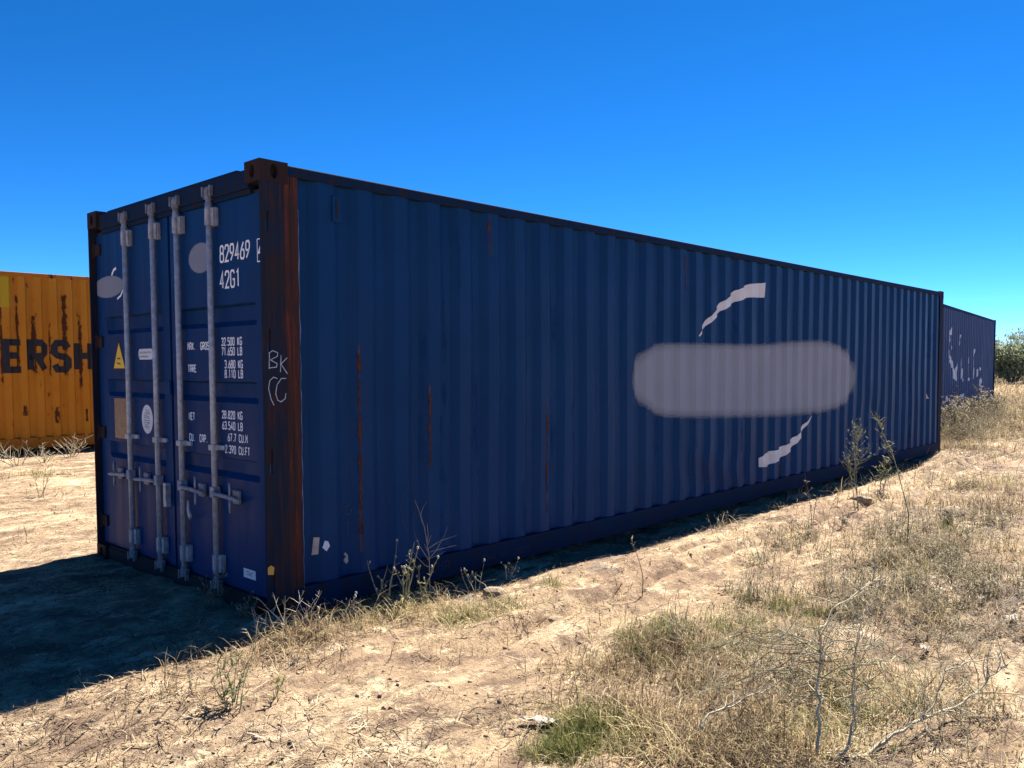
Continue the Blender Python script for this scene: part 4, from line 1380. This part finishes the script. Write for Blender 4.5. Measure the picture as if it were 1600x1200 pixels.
# tall bushy weeds in front of the far half
plant('tall_weed', 'tall grey-green bushy weed before the far third of the wall', 'weed', at(1341, 806), .92, 3, .14, 20, .30, 5, .045, M['stem_green'], M['weedgreen'], .0045, leafw=.13, bangle=.5, first=.5)
plant('tall_weed', 'tallest thin weed with bushy top, nearest the far corner', 'weed', at(1417, 860), 1.12, 1, .02, 12, .24, 5, .06, M['stem_green'], M['weedgreen'], .006, leafw=.16, bangle=.5, first=.62)
plant('tall_weed', 'thin bare weed stalk left of the bushy weed, small head on top', 'weed', at(1268, 835), .55, 2, .08, 5, .10, 2, .03, M['twig_dark'], M['scrub'], .004, heads=.5, first=.5)
plant('tall_weed', 'short leafy weed between the two tall weeds', 'weed', at(1375, 778), .42, 4, .3, 6, .16, 4, .06, M['stem_green'], M['weedgreen'], .004, leafw=.2)
plant('tall_weed', 'thin dark stem standing right of the rut before the wall', 'weed', at(1003, 938), .40, 1, .1, 6, .10, 1, .03, M['twig_dark'], M['scrub'], .0038, bangle=.7, first=.6)
stalks = [(1297, 862, .34, 'thin dry stalk just below the tall bushy weed'), (1236, 845, .22, 'short dry stalk left of the scrub before the wall'), (1308, 800, .24, 'dry stalk standing left of the bushy weed stem'), (1352, 800, .2, 'dry stalk standing right of the bushy weed stem'),
          (1390, 780, .4, 'dry stalk between the two tall weeds'), (1455, 768, .4, 'dry stalk on the open ground before the far corner'), (1538, 762, .5, 'tall dry stalk on the slope below the faded container'), (1588, 740, .5, 'dark dry stalk nearest the right edge of the picture'),
          (965, 858, .14, 'short stalk at the shadow edge under the wall middle'), (938, 978, .14, 'short dark stub beside the wheel rut'), (608, 1030, .13, 'short dark stub on bare sand below the weed clump'), (825, 1000, .1, 'tiny dark stub on bare sand in the middle foreground')]
for (u, v, h, lab) in stalks:
    plant('dry_stalk', lab, 'stalk', at(u, v), h, 1, .25, 3, .05, 0, .02, M['twig_dark'], None, .003, 'thin dry stalks on the open ground', first=.4)
# left background
plant('dead_weed', 'pale tangled dead weed at the foot of the orange container, rightmost', 'weed', at(110, 716), .42, 9, 1.1, 6, .25, 0, .03, M['twig'], None, .006)
plant('dead_weed', 'pale tangled dead weed at the foot of the orange container, middle', 'weed', at(70, 722), .30, 8, 1.3, 6, .22, 0, .03, M['twig'], None, .006)
plant('dead_weed', 'pale curled dead weed at the foot of the orange container, leftmost', 'weed', at(28, 728), .45, 8, 1.2, 5, .25, 0, .03, M['twig'], None, .006)
plant('weed', 'thin leaning olive weed on the pale ground left of the doors', 'weed', at(62, 775), .42, 4, .7, 4, .15, 2, .05, M['stem_green'], M['drygrass'], .004)
plant('dry_stalk', 'short dark stick on the pale ground before the left shadow edge', 'stalk', at(42, 838), .13, 1, .9, 1, .04, 0, .02, M['twig_dark'], None, .004)
# shrubs before the second container
for (u, v, h, lab) in ((1492, 682, .85, 'dry bush against the faded container, nearest the big one'), (1516, 670, 1.05, 'tallest dry bush mid-way along the faded container'), (1543, 657, .85, 'dry bush by the far corner of the faded container')):
    plant('bush', lab, 'bush', at(u, v), h, 16, .8, 11, .42, 5, .06, M['twig_dark'], M['scrub'], .006, leafw=.25)

# ------------------------------------------------------------------ dead shrub, right foreground
bx_, by_, bz_ = at(1300, 1192)
shrub = empty('dead_shrub', (bx_, by_, bz_))
tag(shrub, 'sprawling leafless shrub with pale bare branches in the right foreground', 'shrub')
D0 = depth_of((bx_, by_, bz_))
org = np.array([bx_, by_, bz_])
def branch(pts, r0, r1=None, mat='twig', twigs=4, tl=.12):
    """pts: (u, v, depth offset)"""
    P = [Vector(tuple(rayp(u, v, D0 + dd) - org)) for u, v, dd in pts]
    # keep off the ground
    for p in P:
        g = Hs(p.x + bx_, p.y + by_) - bz_
        if p.z < g + .004: p.z = g + .004
    # resample with wobble
    Q = []
    for i in range(len(P) - 1):
        for k in range(3):
            q = P[i].lerp(P[i + 1], k / 3)
            Q.append(q + Vector((random.gauss(0, .004), random.gauss(0, .004), random.gauss(0, .004))) if (i or k) else q)
    Q.append(P[-1])
    n = len(Q)
    r0 *= .78
    r1 = (r1 or r0 * .3) * .7
    mb = MB().tube(Q, [r0 + (r1 - r0) * i / (n - 1) for i in range(n)], 7)
    for _ in range(int(twigs * 2.6)):
        i = random.randrange(n // 3, n)
        d = Vector((random.gauss(0, 1), random.gauss(0, 1), random.gauss(.4, .6)))
        if i + 1 < n:
            d = d * .6 + (Q[i + 1] - Q[i]).normalized()
        bp, br = bent(Q[i], d, tl * random.uniform(.5, 1.8), 5, max(.0012, r0 * .4), .2)
        mb.tube(bp, br, 4)
    return mb.build('branch', M[mat], shrub, True)
branch([(1318, 1196, 0), (1355, 1178, .05), (1395, 1148, .12), (1440, 1125, .2), (1490, 1105, .3), (1525, 1085, .38), (1548, 1055, .42), (1572, 1042, .45)], .011, .003, twigs=9)
branch([(1440, 1125, .2), (1462, 1095, .24), (1476, 1050, .28), (1510, 1035, .33), (1560, 1025, .4)], .006, .002, twigs=5)
branch([(1310, 1196, 0), (1328, 1165, .03), (1334, 1120, .05), (1333, 1080, .08), (1336, 1030, .1), (1345, 985, .15)], .008, .002, twigs=6)
branch([(1296, 1190, -.02), (1320, 1172, 0), (1336, 1140, .02), (1330, 1100, .03)], .006, .003, twigs=3)
branch([(1276, 1180, .02), (1280, 1130, .05), (1278, 1080, .08), (1282, 1020, .12), (1280, 985, .14), (1300, 955, .2), (1340, 925, .3), (1375, 900, .4)], .0085, .0015, twigs=8)
branch([(1290, 1015, .12), (1320, 985, .2), (1352, 960, .28), (1368, 935, .32)], .004, .0015, twigs=3)
branch([(1282, 1012, .12), (1330, 1058, .05), (1375, 1082, 0), (1410, 1112, -.05)], .004, .0015, 'stem_green', 4)
branch([(1284, 1020, .1), (1250, 1000, .2), (1220, 985, .3), (1200, 970, .4), (1170, 972, .45)], .004, .0015, 'stem_green', 4)
branch([(1262, 1005, .12), (1220, 995, .15), (1160, 1000, .2), (1110, 1010, .25), (1060, 1030, .25)], .003, .001, 'stem_green', 5)
branch([(1290, 1040, .06), (1240, 1000, .1), (1210, 985, .14), (1190, 990, .2), (1175, 1045, .2), (1165, 1085, .2)], .003, .001, 'stem_green', 4)
branch([(1092, 1142, .1), (1110, 1118, .15), (1145, 1102, .2), (1180, 1085, .28), (1205, 1075, .33)], .0075, .002, twigs=4)
branch([(1335, 1040, .08), (1330, 1010, .15), (1318, 985, .2)], .003, .001, twigs=2)
for _ in range(34):
    u0 = random.uniform(1250, 1340); v0 = random.uniform(985, 1100)
    k_ = random.choice((-1, -1, 1))
    l_ = random.uniform(70, 210)
    branch([(u0, v0, .08), (u0 + k_ * l_ * .4, v0 - random.uniform(-10, 30), .12 + random.uniform(-.1, .15)), (u0 + k_ * l_ * .75, v0 - random.uniform(-40, 30), .16 + random.uniform(-.15, .2)), (u0 + k_ * l_, v0 + random.uniform(-30, 60), .18 + random.uniform(-.15, .2))],
           random.uniform(.002, .0034), .001, random.choice(['stem_green', 'stem_green', 'twig', 'twig_dark']), 2, .10)
for _ in range(110):
    u0 = random.uniform(1080, 1560); v0 = random.uniform(1020, 1180)
    dd = depth_of(at(u0, v0)) - D0
    branch([(u0, v0, dd), (u0 + random.uniform(-30, 30), v0 - random.uniform(15, 40), dd + .03), (u0 + random.uniform(-50, 50), v0 - random.uniform(35, 75), dd + .08)], random.uniform(.0015, .003), .001, random.choice(['twig', 'twig', 'twig_dark', 'stem_green']), 3, .08)

# ------------------------------------------------------------------ litter and stones
def crumple(name, label, cat, pos, outline, h, mat):
    bm = bmesh.new()
    vs = [bm.verts.new((x, y, h * random.uniform(.1, 1.0))) for x, y in outline]
    bm.faces.new(vs)
    bmesh.ops.triangulate(bm, faces=bm.faces[:])
    bmesh.ops.subdivide_edges(bm, edges=bm.edges[:], cuts=2, use_grid_fill=True)
    for q in bm.verts: q.co += Vector((0, 0, random.uniform(-.25, .25) * h))
    r = bmesh.ops.extrude_face_region(bm, geom=bm.faces[:])
    for q in [e for e in r['geom'] if isinstance(e, bmesh.types.BMVert)]: q.co.z -= .004
    bm.verts.index_update()
    o = obj(name, [tuple(q.co) for q in bm.verts], [[q.index for q in fc.verts] for fc in bm.faces], mat)
    bm.free()
    o.location = pos
    return tag(o, label, cat)
px, py, pz = at(852, 1138)
crumple('paper_scrap', 'crumpled pale scrap lying by the green grass tuft', 'litter', (px, py, pz + .012), [(-.06, .085), (-.035, .09), (.03, .035), (.065, -.005), (.06, -.035), (.02, -.05), (-.005, -.03), (-.02, .01)], .035, M['paper'])
def rock(pos, r, label, flat=.5):
    bm = bmesh.new()
    bmesh.ops.create_icosphere(bm, subdivisions=2, radius=r)
    s = random.uniform(0, 50)
    for q in bm.verts:
        n_ = fbm(np.array([q.co.x / r * 1.2 + s]), np.array([q.co.y / r * 1.2 + q.co.z / r]), 3, 9)[0]
        q.co *= .6 + .8 * n_; q.co.z *= flat
    bm.verts.index_update()
    o = obj('rock', [tuple(q.co) for q in bm.verts], [[q.index for q in fc.verts] for fc in bm.faces], M['rock'])
    bm.free()
    o.location = (pos[0], pos[1], pos[2] + r * .12)
    o.rotation_euler = (0, 0, random.uniform(0, 6))
    return tag(o, label, 'rock')
rock(at(772, 928), .075, 'pale lump of earth at the shadow edge right of the weed clump', .55)
rock(at(868, 968), .05, 'pale lump of earth beside the wheel rut', .4)
rock(at(1345, 792), .11, 'brown clod of earth before the tall bushy weed', .6)
rock(at(1488, 805), .10, 'grey stone among scrub at the right', .6)
for (u, v, lab) in ((1514, 845, 'small upright pale chip in the scrub at right'), (1534, 943, 'yellowish chip at the right edge of the scrub'), (1582, 975, 'largest white bark piece at the right edge of the picture'), (1445, 1022, 'pale bark strip lying behind the dead shrub'), (1372, 922, 'small white chip behind the dead shrub')):
    x_, y_, z_ = at(u, v)
    k = 1.0 if u != 1582 else 1.6
    crumple('bark_chip', lab, 'bark', (x_, y_, z_ + .02), [(-.05 * k, .012), (.0, .02 * k), (.05 * k, .006), (.055 * k, -.008), (.0, -.014 * k), (-.045 * k, -.008)], .03, M['paper'])

# ------------------------------------------------------------------ trees on the right horizon
def tree(pos, h, rad, label, seed, leaves=8000, ls=.13):
    rs = np.random.default_rng(seed)
    random.seed(seed)
    t = empty('tree', pos)
    tag(t, label, 'tree', 'trees on the right horizon')
    mb = MB()
    tips = []
    for s in range(5):
        a = 6.28 * s / 5 + random.uniform(-.5, .5)
        d = Vector((math.cos(a) * .55, math.sin(a) * .55, 1))
        pts, rr = bent((0, 0, -.1), d, h * .75, 6, .07, .12)
        mb.tube(pts, rr, 6)
        for _ in range(4):
            i = random.randrange(2, 6)
            bp, br = bent(pts[i], (random.gauss(0, 1), random.gauss(0, 1), random.uniform(.1, .9)), h * .35, 4, .03, .15)
            mb.tube(bp, br, 5)
            tips.append(bp[-1]); tips.append(bp[2])
        tips.append(pts[-1])
    mb.build('trunk', M['bark'], t, True)
    nc = 46
    cl = []
    for k in range(nc):
        a = rs.random() * 6.283; zz = rs.random()
        rr_ = rad * (.45 + .6 * rs.random()) * math.sqrt(max(.1, 1 - (1.5 * (zz - .42)) ** 2))
        cl.append((rr_ * math.cos(a), rr_ * math.sin(a), h * (.12 + .84 * zz)))
    cl += [tuple(q) for q in tips]
    cl = np.array(cl)
    ci = rs.integers(0, len(cl), leaves)
    sz = (.10 + .16 * rs.random(len(cl))) * rad * .9
    P = cl[ci] + rs.normal(0, 1, (leaves, 3)) * sz[ci][:, None] * np.array([1, 1, .75])
    P = P[P[:, 2] > .05]
    n = len(P)
    ci = ci[:n]
    ln = ls * (.6 + .8 * rs.random(n))
    rn = np.clip(rs.random(len(cl))[ci] * .6 + rs.random(n) * .5, 0, 1)
    blade_obj('crown', P, rs.random(n) * 6.283, rs.random(n) * 1.8, ln, ln * .5, rn, M['leaf'], .3, t)
    return t
tr = [(1582, 597, 42, 2.5, 1.45, 'dark green bushy tree just right of the faded container', 1), (1622, 599, 47, 2.7, 2.0, 'tall dark tree at the very right edge', 2), (1567, 600, 50, 2.2, 1.2, 'low grey-green bush touching the faded container corner', 3),
      (1690, 600, 48, 3.0, 2.0, 'dark tree beyond the right edge of the picture', 4), (1770, 600, 50, 3.4, 2.2, 'broad dark tree farther beyond the right edge', 5)]
for (u, v, dd, h, r, lab, sd_) in tr:
    p = rayp(u, v, dd)
    tree((p[0], p[1], Hs(p[0], p[1]) - .05), h, r, lab, sd_)
